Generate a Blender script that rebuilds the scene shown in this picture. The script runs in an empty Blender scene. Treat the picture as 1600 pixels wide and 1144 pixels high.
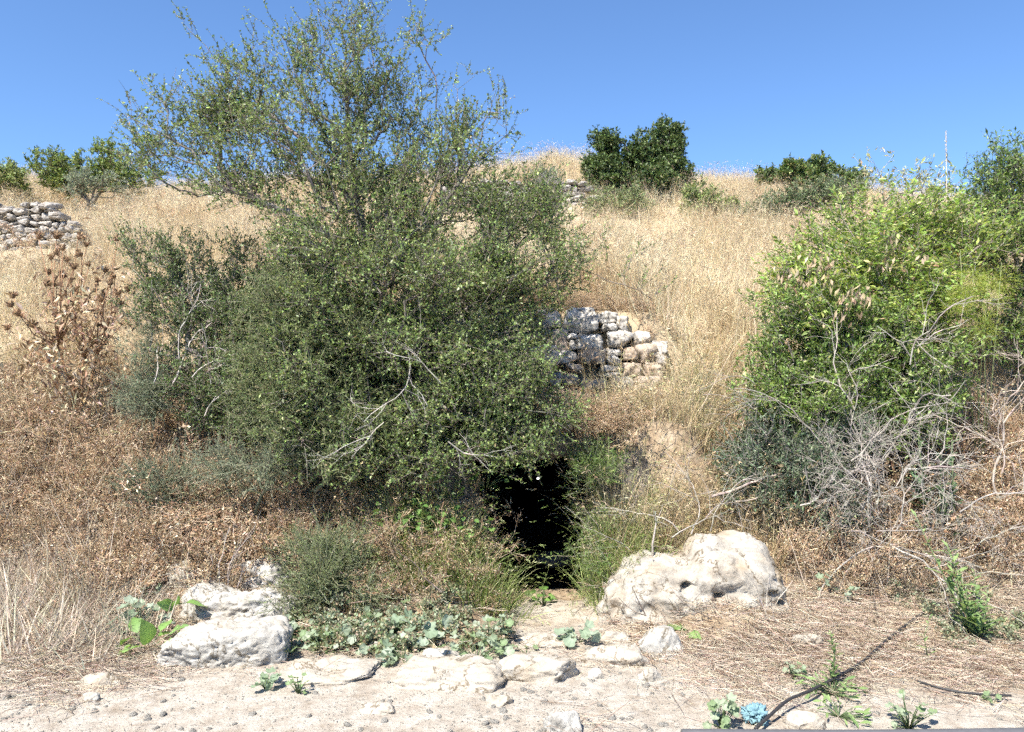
import bpy, bmesh, math, random
import numpy as np
from mathutils import Vector

R = math.radians
rng = np.random.default_rng(7)
random.seed(7)
scene = bpy.context.scene
C = scene.collection

# ------------------------------------------------------------------ camera, sky, sun, exposure
CH = 1.6                      # eye height
FPX = 1600 * 28.0 / 36.0      # focal length in photo pixels
cam_d = bpy.data.cameras.new('camera')
cam_d.lens = 28.0
cam_d.sensor_width = 36.0
cam_d.clip_start = 0.05
cam_d.clip_end = 2000
cam = bpy.data.objects.new('camera', cam_d)
cam.location = (0, 0, CH)
cam.rotation_euler = (R(90), 0, 0)
C.objects.link(cam)
scene.camera = cam

SUN_EL, SUN_AZ = 55.0, 214.0   # azimuth clockwise from +Y: sun behind the camera, to its left
world = bpy.data.worlds.new('World')
scene.world = world
world.use_nodes = True
wn = world.node_tree
wn.nodes.clear()
wo = wn.nodes.new('ShaderNodeOutputWorld')
wb = wn.nodes.new('ShaderNodeBackground')
ws = wn.nodes.new('ShaderNodeTexSky')
ws.sky_type = 'NISHITA'
ws.sun_disc = False
ws.sun_elevation = R(SUN_EL)
ws.sun_rotation = R(SUN_AZ)
ws.altitude = 300
ws.air_density = 1.0
ws.dust_density = 0.4
ws.ozone_density = 10.0
wb.inputs['Strength'].default_value = 0.097
wn.links.new(ws.outputs[0], wb.inputs['Color'])
wn.links.new(wb.outputs[0], wo.inputs['Surface'])

sl = bpy.data.lights.new('sun', 'SUN')
sl.energy = 4.6
sl.angle = R(0.53)
sl.color = (1.0, 0.95, 0.87)
so = bpy.data.objects.new('sun', sl)
sd = Vector((math.sin(R(SUN_AZ)) * math.cos(R(SUN_EL)), math.cos(R(SUN_AZ)) * math.cos(R(SUN_EL)), math.sin(R(SUN_EL))))
so.rotation_euler = (-sd).to_track_quat('-Z', 'Y').to_euler()
so.location = (-8, -8, 14)
C.objects.link(so)

scene.view_settings.view_transform = 'Standard'
scene.view_settings.look = 'None'
scene.view_settings.exposure = 1.2
scene.view_settings.gamma = 1.0
scene.view_settings.use_curve_mapping = False
scene.cycles.max_bounces = 3
scene.cycles.diffuse_bounces = 2
scene.cycles.glossy_bounces = 1
scene.cycles.transmission_bounces = 3
scene.cycles.use_adaptive_sampling = True
scene.cycles.adaptive_threshold = 0.03
scene.cycles.use_light_tree = False
scene.cycles.use_denoising = False


# ------------------------------------------------------------------ numeric helpers
def _hash(ix, iy, iz, s):
    h = (ix * 374761393 + iy * 668265263 + iz * 2147483647 + s * 974634777) & 0xFFFFFFFF
    h = ((h ^ (h >> 13)) * 1274126177) & 0xFFFFFFFF
    h = ((h ^ (h >> 16)) * 2246822519) & 0xFFFFFFFF
    return ((h ^ (h >> 15)) & 0xFFFFFF) / float(0xFFFFFF)


def vnoise(p, seed=0):
    p = np.asarray(p, float)
    i = np.floor(p).astype(np.int64)
    f = p - i
    f = f * f * f * (f * (f * 6 - 15) + 10)
    out = 0
    for dx in (0, 1):
        for dy in (0, 1):
            for dz in (0, 1):
                w = (f[:, 0] if dx else 1 - f[:, 0]) * (f[:, 1] if dy else 1 - f[:, 1]) * (f[:, 2] if dz else 1 - f[:, 2])
                out = out + w * _hash(i[:, 0] + dx, i[:, 1] + dy, i[:, 2] + dz, seed)
    return out * 2 - 1


def fbm(p, oct=4, seed=0, gain=0.5, lac=2.03):
    p = np.asarray(p, float)
    a, s = 1.0, 0
    for k in range(oct):
        s = s + a * vnoise(p, seed + k * 17)
        p = p * lac + 3.7
        a *= gain
    return s


def fbm2(x, y, f, oct=4, seed=0):
    x = np.asarray(x, float)
    sh = x.shape
    p = np.stack([x.ravel() * f, np.asarray(y, float).ravel() * f, np.zeros(x.size) + 0.37], 1)
    return fbm(p, oct, seed).reshape(sh)


def sstep(a, b, x):
    t = np.clip((x - a) / (b - a), 0, 1)
    return t * t * (3 - 2 * t)


def unit(v):
    return v / (np.linalg.norm(v, axis=-1, keepdims=True) + 1e-9)


def P(px, py, d):
    return np.array([(px - 800) / FPX * d, d, CH - (py - 572) / FPX * d])


# ------------------------------------------------------------------ terrain height
PY = np.array([-400, 4.4, 5.0, 5.45, 6.0, 6.7, 7.4, 8.4, 10.3, 12.7, 15, 18, 20, 24, 40, 90, 600])
PZ = np.array([0, 0, 0.03, 0.16, 0.50, 0.95, 1.45, 2.10, 2.90, 3.75, 4.55, 5.6, 6.1, 6.3, 5.4, 2.0, -6])
CX = 0.22          # centre line of the cave trench
FACE = 5.95        # plane of the cave mouth


def H(x, y, detail=True):
    x = np.asarray(x, float)
    y = np.asarray(y, float)
    near = np.clip((y - 4.6) / 1.5, 0, 1) * np.clip(1.6 - y / 60, 0, 1)
    wob = fbm2(x, y * 0.6, 0.35, 3, 5) * 0.28 * near
    yy = y + wob + 0.10 * np.sin(x * 0.9 + 0.6) * near
    z = np.interp(yy, PY, PZ)
    # crest undulation far away
    z = z + sstep(11, 18, y) * (0.22 * np.sin(x * 0.33 + 1.0) + 0.10 * np.sin(x * 0.9))
    z = z + sstep(10, 16, y) * 0.12 * np.exp(-((x - 0.9) / 2.2) ** 2)
    z = z - sstep(9, 16, y) * 0.35 * sstep(5.0, 9.0, x)
    # terrace held by the dry stone wall above the cave
    w = sstep(-2.0, -1.2, x) * (1 - sstep(1.25, 1.75, x))
    step = np.interp(y, [FACE, FACE + .06, 7.15, 7.3, 7.42, 8.3, 10.3], [0, 1.17, 1.42, 1.45, 2.08, 2.35, 2.9])
    z = np.where(y > FACE - 0.001, z * (1 - w) + np.maximum(step, z) * w, z)
    # trench that leads into the cave
    tw = sstep(CX - 0.62, CX - 0.30, x) * (1 - sstep(CX + 0.28, CX + 0.55, x)) * sstep(4.6, 5.1, y)
    z = np.where(y <= FACE, z * (1 - tw) - 0.06 * tw, z)
    z = z + 0.13 * np.exp(-((x - 1.32) / 0.28) ** 2 - ((y - 4.86) / 0.16) ** 2) + 0.06 * np.exp(-((x - 1.9) / 0.5) ** 2 - ((y - 4.9) / 0.3) ** 2)
    if detail:
        a = 0.012 + 0.05 * np.clip((y - 4.8) / 1.5, 0, 1)
        z = z + a * fbm2(x, y, 2.2, 4, 11) * np.where((np.abs(y - FACE) < 0.15) & (np.abs(x - CX) < 0.9), 0.2, 1)
    return z


def G(px, py):
    """point of the terrain seen at a photo pixel"""
    d = np.concatenate([np.arange(3.0, 9, 0.01), np.arange(9, 40, 0.05)])
    x = (px - 800) / FPX * d
    z = CH - (py - 572) / FPX * d
    h = H(x, d)
    k = np.nonzero(h >= z)[0]
    k = k[0] if len(k) else len(d) - 1
    return np.array([x[k], d[k], h[k]])


def on_ground(px, d):
    x = (px - 800) / FPX * d
    return np.array([x, d, float(H(np.array([x]), np.array([d]))[0])])


# ------------------------------------------------------------------ mesh builder
class MB:
    def __init__(self):
        self.v, self.t, self.q, self.c, self.n = [], [], [], [], 0

    def add(self, v, tris=None, quads=None, col=(0.5, 0.5, 0.5)):
        v = np.asarray(v, float).reshape(-1, 3)
        if tris is not None and len(tris):
            self.t.append(np.asarray(tris, np.int64).reshape(-1, 3) + self.n)
        if quads is not None and len(quads):
            self.q.append(np.asarray(quads, np.int64).reshape(-1, 4) + self.n)
        col = np.asarray(col, float)
        if col.ndim == 1:
            col = np.tile(col, (len(v), 1))
        self.c.append(col)
        self.v.append(v)
        self.n += len(v)

    def segs(self, p0, p1, r0, r1, k=4, col=(0.3, 0.25, 0.2)):
        p0 = np.asarray(p0, float).reshape(-1, 3)
        p1 = np.asarray(p1, float).reshape(-1, 3)
        n = len(p0)
        if not n:
            return
        r0 = np.broadcast_to(np.asarray(r0, float), (n,))
        r1 = np.broadcast_to(np.asarray(r1, float), (n,))
        d = unit(p1 - p0)
        ref = np.where(np.abs(d[:, 2:3]) > 0.9, np.array([[1.0, 0, 0]]), np.array([[0, 0, 1.0]]))
        a = unit(np.cross(d, ref))
        b = np.cross(d, a)
        th = np.arange(k) * 2 * math.pi / k
        o = np.cos(th)[None, :, None] * a[:, None, :] + np.sin(th)[None, :, None] * b[:, None, :]
        v = np.stack([p0[:, None] + o * r0[:, None, None], p1[:, None] + o * r1[:, None, None]], 1)
        base = (np.arange(n) * 2 * k)[:, None]
        i = np.arange(k)[None]
        j = (np.arange(k)[None] + 1) % k
        q = np.stack([base + i, base + j, base + k + j, base + k + i], -1)
        col = np.asarray(col, float)
        if col.ndim == 2:
            col = np.repeat(col, 2 * k, 0)
        self.add(v, quads=q, col=col)

    def tube(self, pts, rad, k=6, col=(0.3, 0.25, 0.2), cap=True):
        pts = np.asarray(pts, float)
        n = len(pts)
        rad = np.broadcast_to(np.asarray(rad, float), (n,))
        t = unit(np.gradient(pts, axis=0))
        a = np.cross(t[0], [0, 0, 1.0])
        if np.linalg.norm(a) < 1e-3:
            a = np.array([1.0, 0, 0])
        vs = []
        th = np.arange(k) * 2 * math.pi / k
        for m in range(n):
            a = a - t[m] * (a @ t[m])
            a = a / (np.linalg.norm(a) + 1e-9)
            b = np.cross(t[m], a)
            vs.append(pts[m] + rad[m] * (np.cos(th)[:, None] * a + np.sin(th)[:, None] * b))
        v = np.concatenate(vs)
        q = []
        for m in range(n - 1):
            for i in range(k):
                j = (i + 1) % k
                q.append((m * k + i, m * k + j, (m + 1) * k + j, (m + 1) * k + i))
        tr = []
        if cap:
            v = np.concatenate([v, pts[:1], pts[-1:]])
            for i in range(k):
                j = (i + 1) % k
                tr.append((n * k, j, i))
                tr.append((n * k + 1, (n - 1) * k + i, (n - 1) * k + j))
        self.add(v, tris=tr, quads=q, col=col)

    def leaves(self, base, d, L, W, col, fold=0.2, up=(0, 0, 0.6)):
        base = np.asarray(base, float).reshape(-1, 3)
        n = len(base)
        d = unit(np.asarray(d, float).reshape(-1, 3))
        nr = rng.normal(size=(n, 3)) * 0.7 + np.asarray(up)
        nr = unit(nr - d * (nr * d).sum(1, keepdims=True))
        s = np.cross(d, nr)
        L = np.broadcast_to(np.asarray(L, float), (n,))[:, None]
        W = np.broadcast_to(np.asarray(W, float), (n,))[:, None]
        m = base + d * L * 0.48 + nr * W * fold
        v = np.stack([base, m + s * W * 0.5, base + d * L, m - s * W * 0.5], 1)
        b = (np.arange(n) * 4)[:, None]
        t = np.stack([b + [0, 1, 2], b + [0, 2, 3]], 1)
        col = np.asarray(col, float)
        if col.ndim == 1:
            col = np.tile(col, (n, 1))
        self.add(v, tris=t, col=np.repeat(col, 4, 0))

    def blades(self, base, d, L, W, col, bend=0.4, nseg=3, tipcol=None):
        """tapering curved grass blades; d is the starting direction"""
        base = np.asarray(base, float).reshape(-1, 3)
        n = len(base)
        d = unit(np.asarray(d, float).reshape(-1, 3))
        L = np.broadcast_to(np.asarray(L, float), (n,))
        W = np.broadcast_to(np.asarray(W, float), (n,))
        bend = np.broadcast_to(np.asarray(bend, float), (n,))
        ang = rng.uniform(0, 2 * math.pi, n)
        s = unit(np.stack([np.cos(ang), np.sin(ang), np.zeros(n)], 1))
        hd = d.copy()
        hd[:, 2] = 0
        hd = unit(hd + rng.normal(size=(n, 3)) * [0.3, 0.3, 0])
        p = base.copy()
        cur = d.copy()
        rows = []
        for k in range(nseg):
            w = (W * (1 - k / nseg) * 0.5)[:, None]
            rows += [p + s * w, p - s * w]
            p = p + cur * (L / nseg)[:, None]
            cur = unit(cur + (hd * 0.8 + np.array([0, 0, -0.7])) * (bend * (k + 1) / nseg)[:, None])
        rows.append(p)
        v = np.stack(rows, 1)
        m = 2 * nseg + 1
        b = (np.arange(n) * m)[:, None]
        q = [np.stack([b[:, 0] + 2 * k, b[:, 0] + 2 * k + 1, b[:, 0] + 2 * k + 3, b[:, 0] + 2 * k + 2], -1) for k in range(nseg - 1)]
        t = np.stack([b[:, 0] + 2 * nseg - 2, b[:, 0] + 2 * nseg - 1, b[:, 0] + 2 * nseg], -1)
        col = np.asarray(col, float)
        if col.ndim == 1:
            col = np.tile(col, (n, 1))
        self.add(v, tris=t, quads=np.concatenate(q) if q else None, col=np.repeat(col, m, 0))
        return p, cur

    def mesh(self, name, smooth=False, origin=None):
        v = np.concatenate(self.v) if self.v else np.zeros((0, 3))
        if origin is not None:
            v = v - np.asarray(origin)
        q = np.concatenate(self.q) if self.q else np.zeros((0, 4), np.int64)
        t = np.concatenate(self.t) if self.t else np.zeros((0, 3), np.int64)
        me = bpy.data.meshes.new(name)
        me.vertices.add(len(v))
        me.vertices.foreach_set('co', v.astype(np.float32).ravel())
        loops = np.concatenate([q.ravel(), t.ravel()]).astype(np.int32)
        me.loops.add(len(loops))
        me.loops.foreach_set('vertex_index', loops)
        me.polygons.add(len(q) + len(t))
        ls = np.concatenate([np.arange(len(q)) * 4, len(q) * 4 + np.arange(len(t)) * 3]).astype(np.int32)
        me.polygons.foreach_set('loop_start', ls)
        if smooth:
            me.polygons.foreach_set('use_smooth', np.ones(len(ls), bool))
        me.update(calc_edges=True)
        ca = me.color_attributes.new('col', 'FLOAT_COLOR', 'POINT')
        c = np.concatenate(self.c) if self.c else np.zeros((0, 3))
        ca.data.foreach_set('color', np.concatenate([c, np.ones((len(c), 1))], 1).astype(np.float32).ravel())
        return me

    def build(self, name, mat, parent=None, smooth=False, origin=None, kind=None):
        me = self.mesh(name, smooth, origin)
        me.materials.append(mat)
        return link(name, me, parent, kind=kind)


def link(name, me, parent=None, loc=None, kind=None):
    o = bpy.data.objects.new(name, me)
    C.objects.link(o)
    o.parent = parent
    if loc is not None:
        o.location = loc
    if kind:
        o['kind'] = kind
    return o


def tag(o, label, cat=None, group=None, kind=None):
    o['label'] = label
    if cat:
        o['category'] = cat
    if group:
        o['group'] = group
    if kind:
        o['kind'] = kind
    return o


def thing(name, loc, label, cat, group=None):
    o = bpy.data.objects.new(name, None)
    o.empty_display_size = 0.1
    o.location = [float(a) for a in loc]
    C.objects.link(o)
    return tag(o, label, cat, group, 'thing')


def jit(col, n, amt=0.25, hue=0.08):
    col = np.asarray(col, float)
    b = np.exp(rng.normal(size=(n, 1)) * amt)
    h = 1 + rng.normal(size=(n, 3)) * hue
    return np.clip(col[None] * b * h, 0.004, 0.9)


def pick(cols, n, amt=0.22, hue=0.07):
    """cols: [(rgb, weight)]"""
    w = np.array([c[1] for c in cols], float)
    k = rng.choice(len(cols), n, p=w / w.sum())
    a = np.array([c[0] for c in cols], float)[k]
    return np.clip(a * np.exp(rng.normal(size=(n, 1)) * amt) * (1 + rng.normal(size=(n, 3)) * hue), 0.004, 0.9)


# ------------------------------------------------------------------ materials
def new_mat(name):
    m = bpy.data.materials.new(name)
    m.use_nodes = True
    nt = m.node_tree
    nt.nodes.clear()
    out = nt.nodes.new('ShaderNodeOutputMaterial')
    return m, nt, out


def nd(nt, typ, **kw):
    n = nt.nodes.new(typ)
    for k, v in kw.items():
        if k in n.inputs:
            n.inputs[k].default_value = v
        else:
            setattr(n, k, v)
    return n


def leaf_mat(name, rough=0.5, transl=0.3, spec=0.4):
    m, nt, out = new_mat(name)
    at = nd(nt, 'ShaderNodeAttribute', attribute_name='col')
    pb = nd(nt, 'ShaderNodeBsdfPrincipled', Roughness=rough)
    pb.inputs['Specular IOR Level'].default_value = spec
    tr = nd(nt, 'ShaderNodeBsdfTranslucent')
    hs = nd(nt, 'ShaderNodeHueSaturation', Hue=0.485, Saturation=1.15, Value=1.25)
    mx = nd(nt, 'ShaderNodeMixShader', Fac=transl)
    L = nt.links.new
    L(at.outputs['Color'], pb.inputs['Base Color'])
    L(at.outputs['Color'], hs.inputs['Color'])
    L(hs.outputs[0], tr.inputs['Color'])
    L(pb.outputs[0], mx.inputs[1])
    L(tr.outputs[0], mx.inputs[2])
    L(mx.outputs[0], out.inputs['Surface'])
    return m


def straw_mat(name, transl=0.25, patch=1.0):
    """dry plant matter: colour from the blades, shifted a little from clump to clump"""
    m, nt, out = new_mat(name)
    L = nt.links.new
    at = nd(nt, 'ShaderNodeAttribute', attribute_name='col')
    oi = nd(nt, 'ShaderNodeObjectInfo')
    mr = nd(nt, 'ShaderNodeMapRange')
    mr.inputs['To Min'].default_value = 0.72
    mr.inputs['To Max'].default_value = 1.18
    L(oi.outputs['Random'], mr.inputs['Value'])
    hs = nd(nt, 'ShaderNodeHueSaturation')
    L(mr.outputs[0], hs.inputs['Value'])
    L(at.outputs['Color'], hs.inputs['Color'])
    geo = nd(nt, 'ShaderNodeNewGeometry')
    pn = nd(nt, 'ShaderNodeTexNoise', Scale=0.9, Detail=4.0, Roughness=0.6)
    L(geo.outputs['Position'], pn.inputs['Vector'])
    pr = ramp(nt, [(0.36, (0.84, 0.73, 0.58)), (0.50, (1.0, 0.96, 0.88)), (0.62, (1.08, 1.06, 1.02))])
    L(pn.outputs['Fac'], pr.inputs[0])
    mp = nd(nt, 'ShaderNodeMix', data_type='RGBA', blend_type='MULTIPLY')
    mp.inputs[0].default_value = patch
    L(hs.outputs[0], mp.inputs[6])
    L(pr.outputs[0], mp.inputs[7])
    pb = nd(nt, 'ShaderNodeBsdfPrincipled', Roughness=0.6)
    pb.inputs['Specular IOR Level'].default_value = 0.25
    tr = nd(nt, 'ShaderNodeBsdfTranslucent')
    mx = nd(nt, 'ShaderNodeMixShader', Fac=transl)
    L(mp.outputs[2], pb.inputs['Base Color'])
    L(mp.outputs[2], tr.inputs['Color'])
    L(pb.outputs[0], mx.inputs[1])
    L(tr.outputs[0], mx.inputs[2])
    L(mx.outputs[0], out.inputs['Surface'])
    return m


def bark_mat(name):
    m, nt, out = new_mat(name)
    L = nt.links.new
    at = nd(nt, 'ShaderNodeAttribute', attribute_name='col')
    tc = nd(nt, 'ShaderNodeTexCoord')
    no = nd(nt, 'ShaderNodeTexNoise', Scale=35.0, Detail=5.0)
    L(tc.outputs['Object'], no.inputs['Vector'])
    mr = nd(nt, 'ShaderNodeMapRange')
    mr.inputs['To Min'].default_value = 0.55
    mr.inputs['To Max'].default_value = 1.4
    L(no.outputs['Fac'], mr.inputs['Value'])
    hs = nd(nt, 'ShaderNodeHueSaturation')
    L(mr.outputs[0], hs.inputs['Value'])
    L(at.outputs['Color'], hs.inputs['Color'])
    pb = nd(nt, 'ShaderNodeBsdfPrincipled', Roughness=0.8)
    pb.inputs['Specular IOR Level'].default_value = 0.2
    L(hs.outputs[0], pb.inputs['Base Color'])
    bp = nd(nt, 'ShaderNodeBump', Strength=0.5, Distance=0.004)
    L(no.outputs['Fac'], bp.inputs['Height'])
    L(bp.outputs[0], pb.inputs['Normal'])
    L(pb.outputs[0], out.inputs['Surface'])
    return m


def ramp(nt, stops):
    r = nt.nodes.new('ShaderNodeValToRGB')
    e = r.color_ramp.elements
    while len(e) < len(stops):
        e.new(0.5)
    for i, (p, c) in enumerate(stops):
        e[i].position = p
        e[i].color = (*c, 1) if len(c) == 3 else c
    return r


def rock_mat(name, base, stain, grey, stain_amt=0.5, grey_amt=0.5, scale=1.0, bump=1.0):
    m, nt, out = new_mat(name)
    L = nt.links.new
    tc = nd(nt, 'ShaderNodeTexCoord')
    oi = nd(nt, 'ShaderNodeObjectInfo')
    va = nd(nt, 'ShaderNodeVectorMath', operation='ADD')
    mul = nd(nt, 'ShaderNodeMath', operation='MULTIPLY')
    mul.inputs[1].default_value = 37.0
    L(oi.outputs['Random'], mul.inputs[0])
    L(tc.outputs['Object'], va.inputs[0])
    L(mul.outputs[0], va.inputs[1])
    n1 = nd(nt, 'ShaderNodeTexNoise', Scale=5.0 * scale, Detail=6.0, Roughness=0.62, Distortion=0.4)
    n2 = nd(nt, 'ShaderNodeTexNoise', Scale=11.0 * scale, Detail=8.0, Roughness=0.7)
    n3 = nd(nt, 'ShaderNodeTexNoise', Scale=60.0 * scale, Detail=6.0, Roughness=0.7)
    vo = nd(nt, 'ShaderNodeTexVoronoi', Scale=16.0 * scale)
    for n in (n1, n2, n3, vo):
        L(va.outputs[0], n.inputs['Vector'])
    r1 = ramp(nt, [(0.45, (0, 0, 0)), (0.72, (1, 1, 1))])
    L(n1.outputs['Fac'], r1.inputs[0])
    r2 = ramp(nt, [(0.48, (0, 0, 0)), (0.68, (1, 1, 1))])
    L(n2.outputs['Fac'], r2.inputs[0])
    m1 = nd(nt, 'ShaderNodeMix', data_type='RGBA')
    m1.inputs[6].default_value = (*base, 1)
    m1.inputs[7].default_value = (*stain, 1)
    a1 = nd(nt, 'ShaderNodeMath', operation='MULTIPLY')
    a1.inputs[1].default_value = stain_amt
    L(r1.outputs[0], a1.inputs[0])
    L(a1.outputs[0], m1.inputs[0])
    m2 = nd(nt, 'ShaderNodeMix', data_type='RGBA')
    m2.inputs[7].default_value = (*grey, 1)
    a2 = nd(nt, 'ShaderNodeMath', operation='MULTIPLY')
    a2.inputs[1].default_value = grey_amt
    L(r2.outputs[0], a2.inputs[0])
    L(a2.outputs[0], m2.inputs[0])
    L(m1.outputs[2], m2.inputs[6])
    mr = nd(nt, 'ShaderNodeMapRange')
    mr.inputs['To Min'].default_value = 0.55
    mr.inputs['To Max'].default_value = 1.35
    L(n3.outputs['Fac'], mr.inputs['Value'])
    hs = nd(nt, 'ShaderNodeHueSaturation')
    L(mr.outputs[0], hs.inputs['Value'])
    L(m2.outputs[2], hs.inputs['Color'])
    n4 = nd(nt, 'ShaderNodeTexNoise', Scale=2.6 * scale, Detail=7.0, Roughness=0.62, Distortion=0.6)
    L(va.outputs[0], n4.inputs['Vector'])
    sb_ = nd(nt, 'ShaderNodeMath', operation='SUBTRACT')
    sb_.inputs[1].default_value = 0.5
    L(n4.outputs['Fac'], sb_.inputs[0])
    ab = nd(nt, 'ShaderNodeMath', operation='ABSOLUTE')
    L(sb_.outputs[0], ab.inputs[0])
    cr = ramp(nt, [(0.0, (0.30, 0.26, 0.21)), (0.006, (0.6, 0.56, 0.5)), (0.013, (1, 1, 1))])
    L(ab.outputs[0], cr.inputs[0])
    mc = nd(nt, 'ShaderNodeMix', data_type='RGBA', blend_type='MULTIPLY')
    mc.inputs[0].default_value = 1.0
    L(hs.outputs[0], mc.inputs[6])
    L(cr.outputs[0], mc.inputs[7])
    pb = nd(nt, 'ShaderNodeBsdfPrincipled', Roughness=0.85)
    pb.inputs['Specular IOR Level'].default_value = 0.2
    L(mc.outputs[2], pb.inputs['Base Color'])
    b1 = nd(nt, 'ShaderNodeBump', Strength=0.8 * bump, Distance=0.02 / scale)
    L(n2.outputs['Fac'], b1.inputs['Height'])
    b2 = nd(nt, 'ShaderNodeBump', Strength=0.6 * bump, Distance=0.006 / scale)
    L(n3.outputs['Fac'], b2.inputs['Height'])
    L(b1.outputs[0], b2.inputs['Normal'])
    L(b2.outputs[0], pb.inputs['Normal'])
    L(pb.outputs[0], out.inputs['Surface'])
    return m


def plain_mat(name, col, rough=0.5, spec=0.5, bump=0.0, bscale=40.0, var=0.25):
    m, nt, out = new_mat(name)
    L = nt.links.new
    tc = nd(nt, 'ShaderNodeTexCoord')
    no = nd(nt, 'ShaderNodeTexNoise', Scale=bscale, Detail=5.0)
    L(tc.outputs['Object'], no.inputs['Vector'])
    mr = nd(nt, 'ShaderNodeMapRange')
    mr.inputs['To Min'].default_value = 1 - var
    mr.inputs['To Max'].default_value = 1 + var
    L(no.outputs['Fac'], mr.inputs['Value'])
    hs = nd(nt, 'ShaderNodeHueSaturation')
    hs.inputs['Color'].default_value = (*col, 1)
    L(mr.outputs[0], hs.inputs['Value'])
    pb = nd(nt, 'ShaderNodeBsdfPrincipled', Roughness=rough)
    pb.inputs['Specular IOR Level'].default_value = spec
    L(hs.outputs[0], pb.inputs['Base Color'])
    if bump:
        bp = nd(nt, 'ShaderNodeBump', Strength=bump, Distance=0.01)
        L(no.outputs['Fac'], bp.inputs['Height'])
        L(bp.outputs[0], pb.inputs['Normal'])
    L(pb.outputs[0], out.inputs['Surface'])
    return m


def ground_mat():
    """limestone dust on the track, tan soil and plant litter on the bank (mask in the colour attribute)"""
    m, nt, out = new_mat('earth')
    L = nt.links.new
    tc = nd(nt, 'ShaderNodeTexCoord')
    at = nd(nt, 'ShaderNodeAttribute', attribute_name='col')
    sp = nd(nt, 'ShaderNodeSeparateColor')
    L(at.outputs['Color'], sp.inputs[0])
    n1 = nd(nt, 'ShaderNodeTexNoise', Scale=1.7, Detail=8.0, Roughness=0.65, Distortion=0.5)
    n2 = nd(nt, 'ShaderNodeTexNoise', Scale=9.0, Detail=8.0, Roughness=0.7)
    n3 = nd(nt, 'ShaderNodeTexNoise', Scale=70.0, Detail=6.0, Roughness=0.75)
    vo = nd(nt, 'ShaderNodeTexVoronoi', Scale=55.0)
    for n in (n1, n2, n3, vo):
        L(tc.outputs['Object'], n.inputs['Vector'])
    path = ramp(nt, [(0.28, (0.26, 0.21, 0.155)), (0.42, (0.37, 0.32, 0.26)), (0.56, (0.46, 0.415, 0.35)), (0.78, (0.53, 0.49, 0.43))])
    L(n2.outputs['Fac'], path.inputs[0])
    soil = ramp(nt, [(0.30, (0.18, 0.12, 0.075)), (0.5, (0.33, 0.25, 0.165)), (0.7, (0.46, 0.38, 0.28))])
    L(n2.outputs['Fac'], soil.inputs[0])
    straw = ramp(nt, [(0.30, (0.26, 0.19, 0.11)), (0.5, (0.44, 0.35, 0.23)), (0.7, (0.56, 0.47, 0.33))])
    L(n1.outputs['Fac'], straw.inputs[0])
    a = nd(nt, 'ShaderNodeMix', data_type='RGBA')
    ad = nd(nt, 'ShaderNodeMath', operation='ADD')
    sc_ = nd(nt, 'ShaderNodeMath', operation='MULTIPLY_ADD')
    sc_.inputs[1].default_value = 1.2
    sc_.inputs[2].default_value = -0.6
    L(n1.outputs['Fac'], sc_.inputs[0])
    L(sp.outputs[0], ad.inputs[0])
    L(sc_.outputs[0], ad.inputs[1])
    ad.use_clamp = True
    L(ad.outputs[0], a.inputs[0])
    L(soil.outputs[0], a.inputs[6])
    L(path.outputs[0], a.inputs[7])
    b = nd(nt, 'ShaderNodeMix', data_type='RGBA')
    L(sp.outputs[1], b.inputs[0])
    L(a.outputs[2], b.inputs[6])
    L(straw.outputs[0], b.inputs[7])
    mr = nd(nt, 'ShaderNodeMapRange')
    mr.inputs['To Min'].default_value = 0.62
    mr.inputs['To Max'].default_value = 1.35
    L(n3.outputs['Fac'], mr.inputs['Value'])
    hs = nd(nt, 'ShaderNodeHueSaturation')
    L(mr.outputs[0], hs.inputs['Value'])
    L(b.outputs[2], hs.inputs['Color'])
    pb = nd(nt, 'ShaderNodeBsdfPrincipled', Roughness=0.95)
    pb.inputs['Specular IOR Level'].default_value = 0.1
    L(hs.outputs[0], pb.inputs['Base Color'])
    b1 = nd(nt, 'ShaderNodeBump', Strength=0.7, Distance=0.03)
    L(n2.outputs['Fac'], b1.inputs['Height'])
    b2 = nd(nt, 'ShaderNodeBump', Strength=0.8, Distance=0.009)
    L(n3.outputs['Fac'], b2.inputs['Height'])
    L(b1.outputs[0], b2.inputs['Normal'])
    L(b2.outputs[0], pb.inputs['Normal'])
    L(pb.outputs[0], out.inputs['Surface'])
    return m


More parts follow.
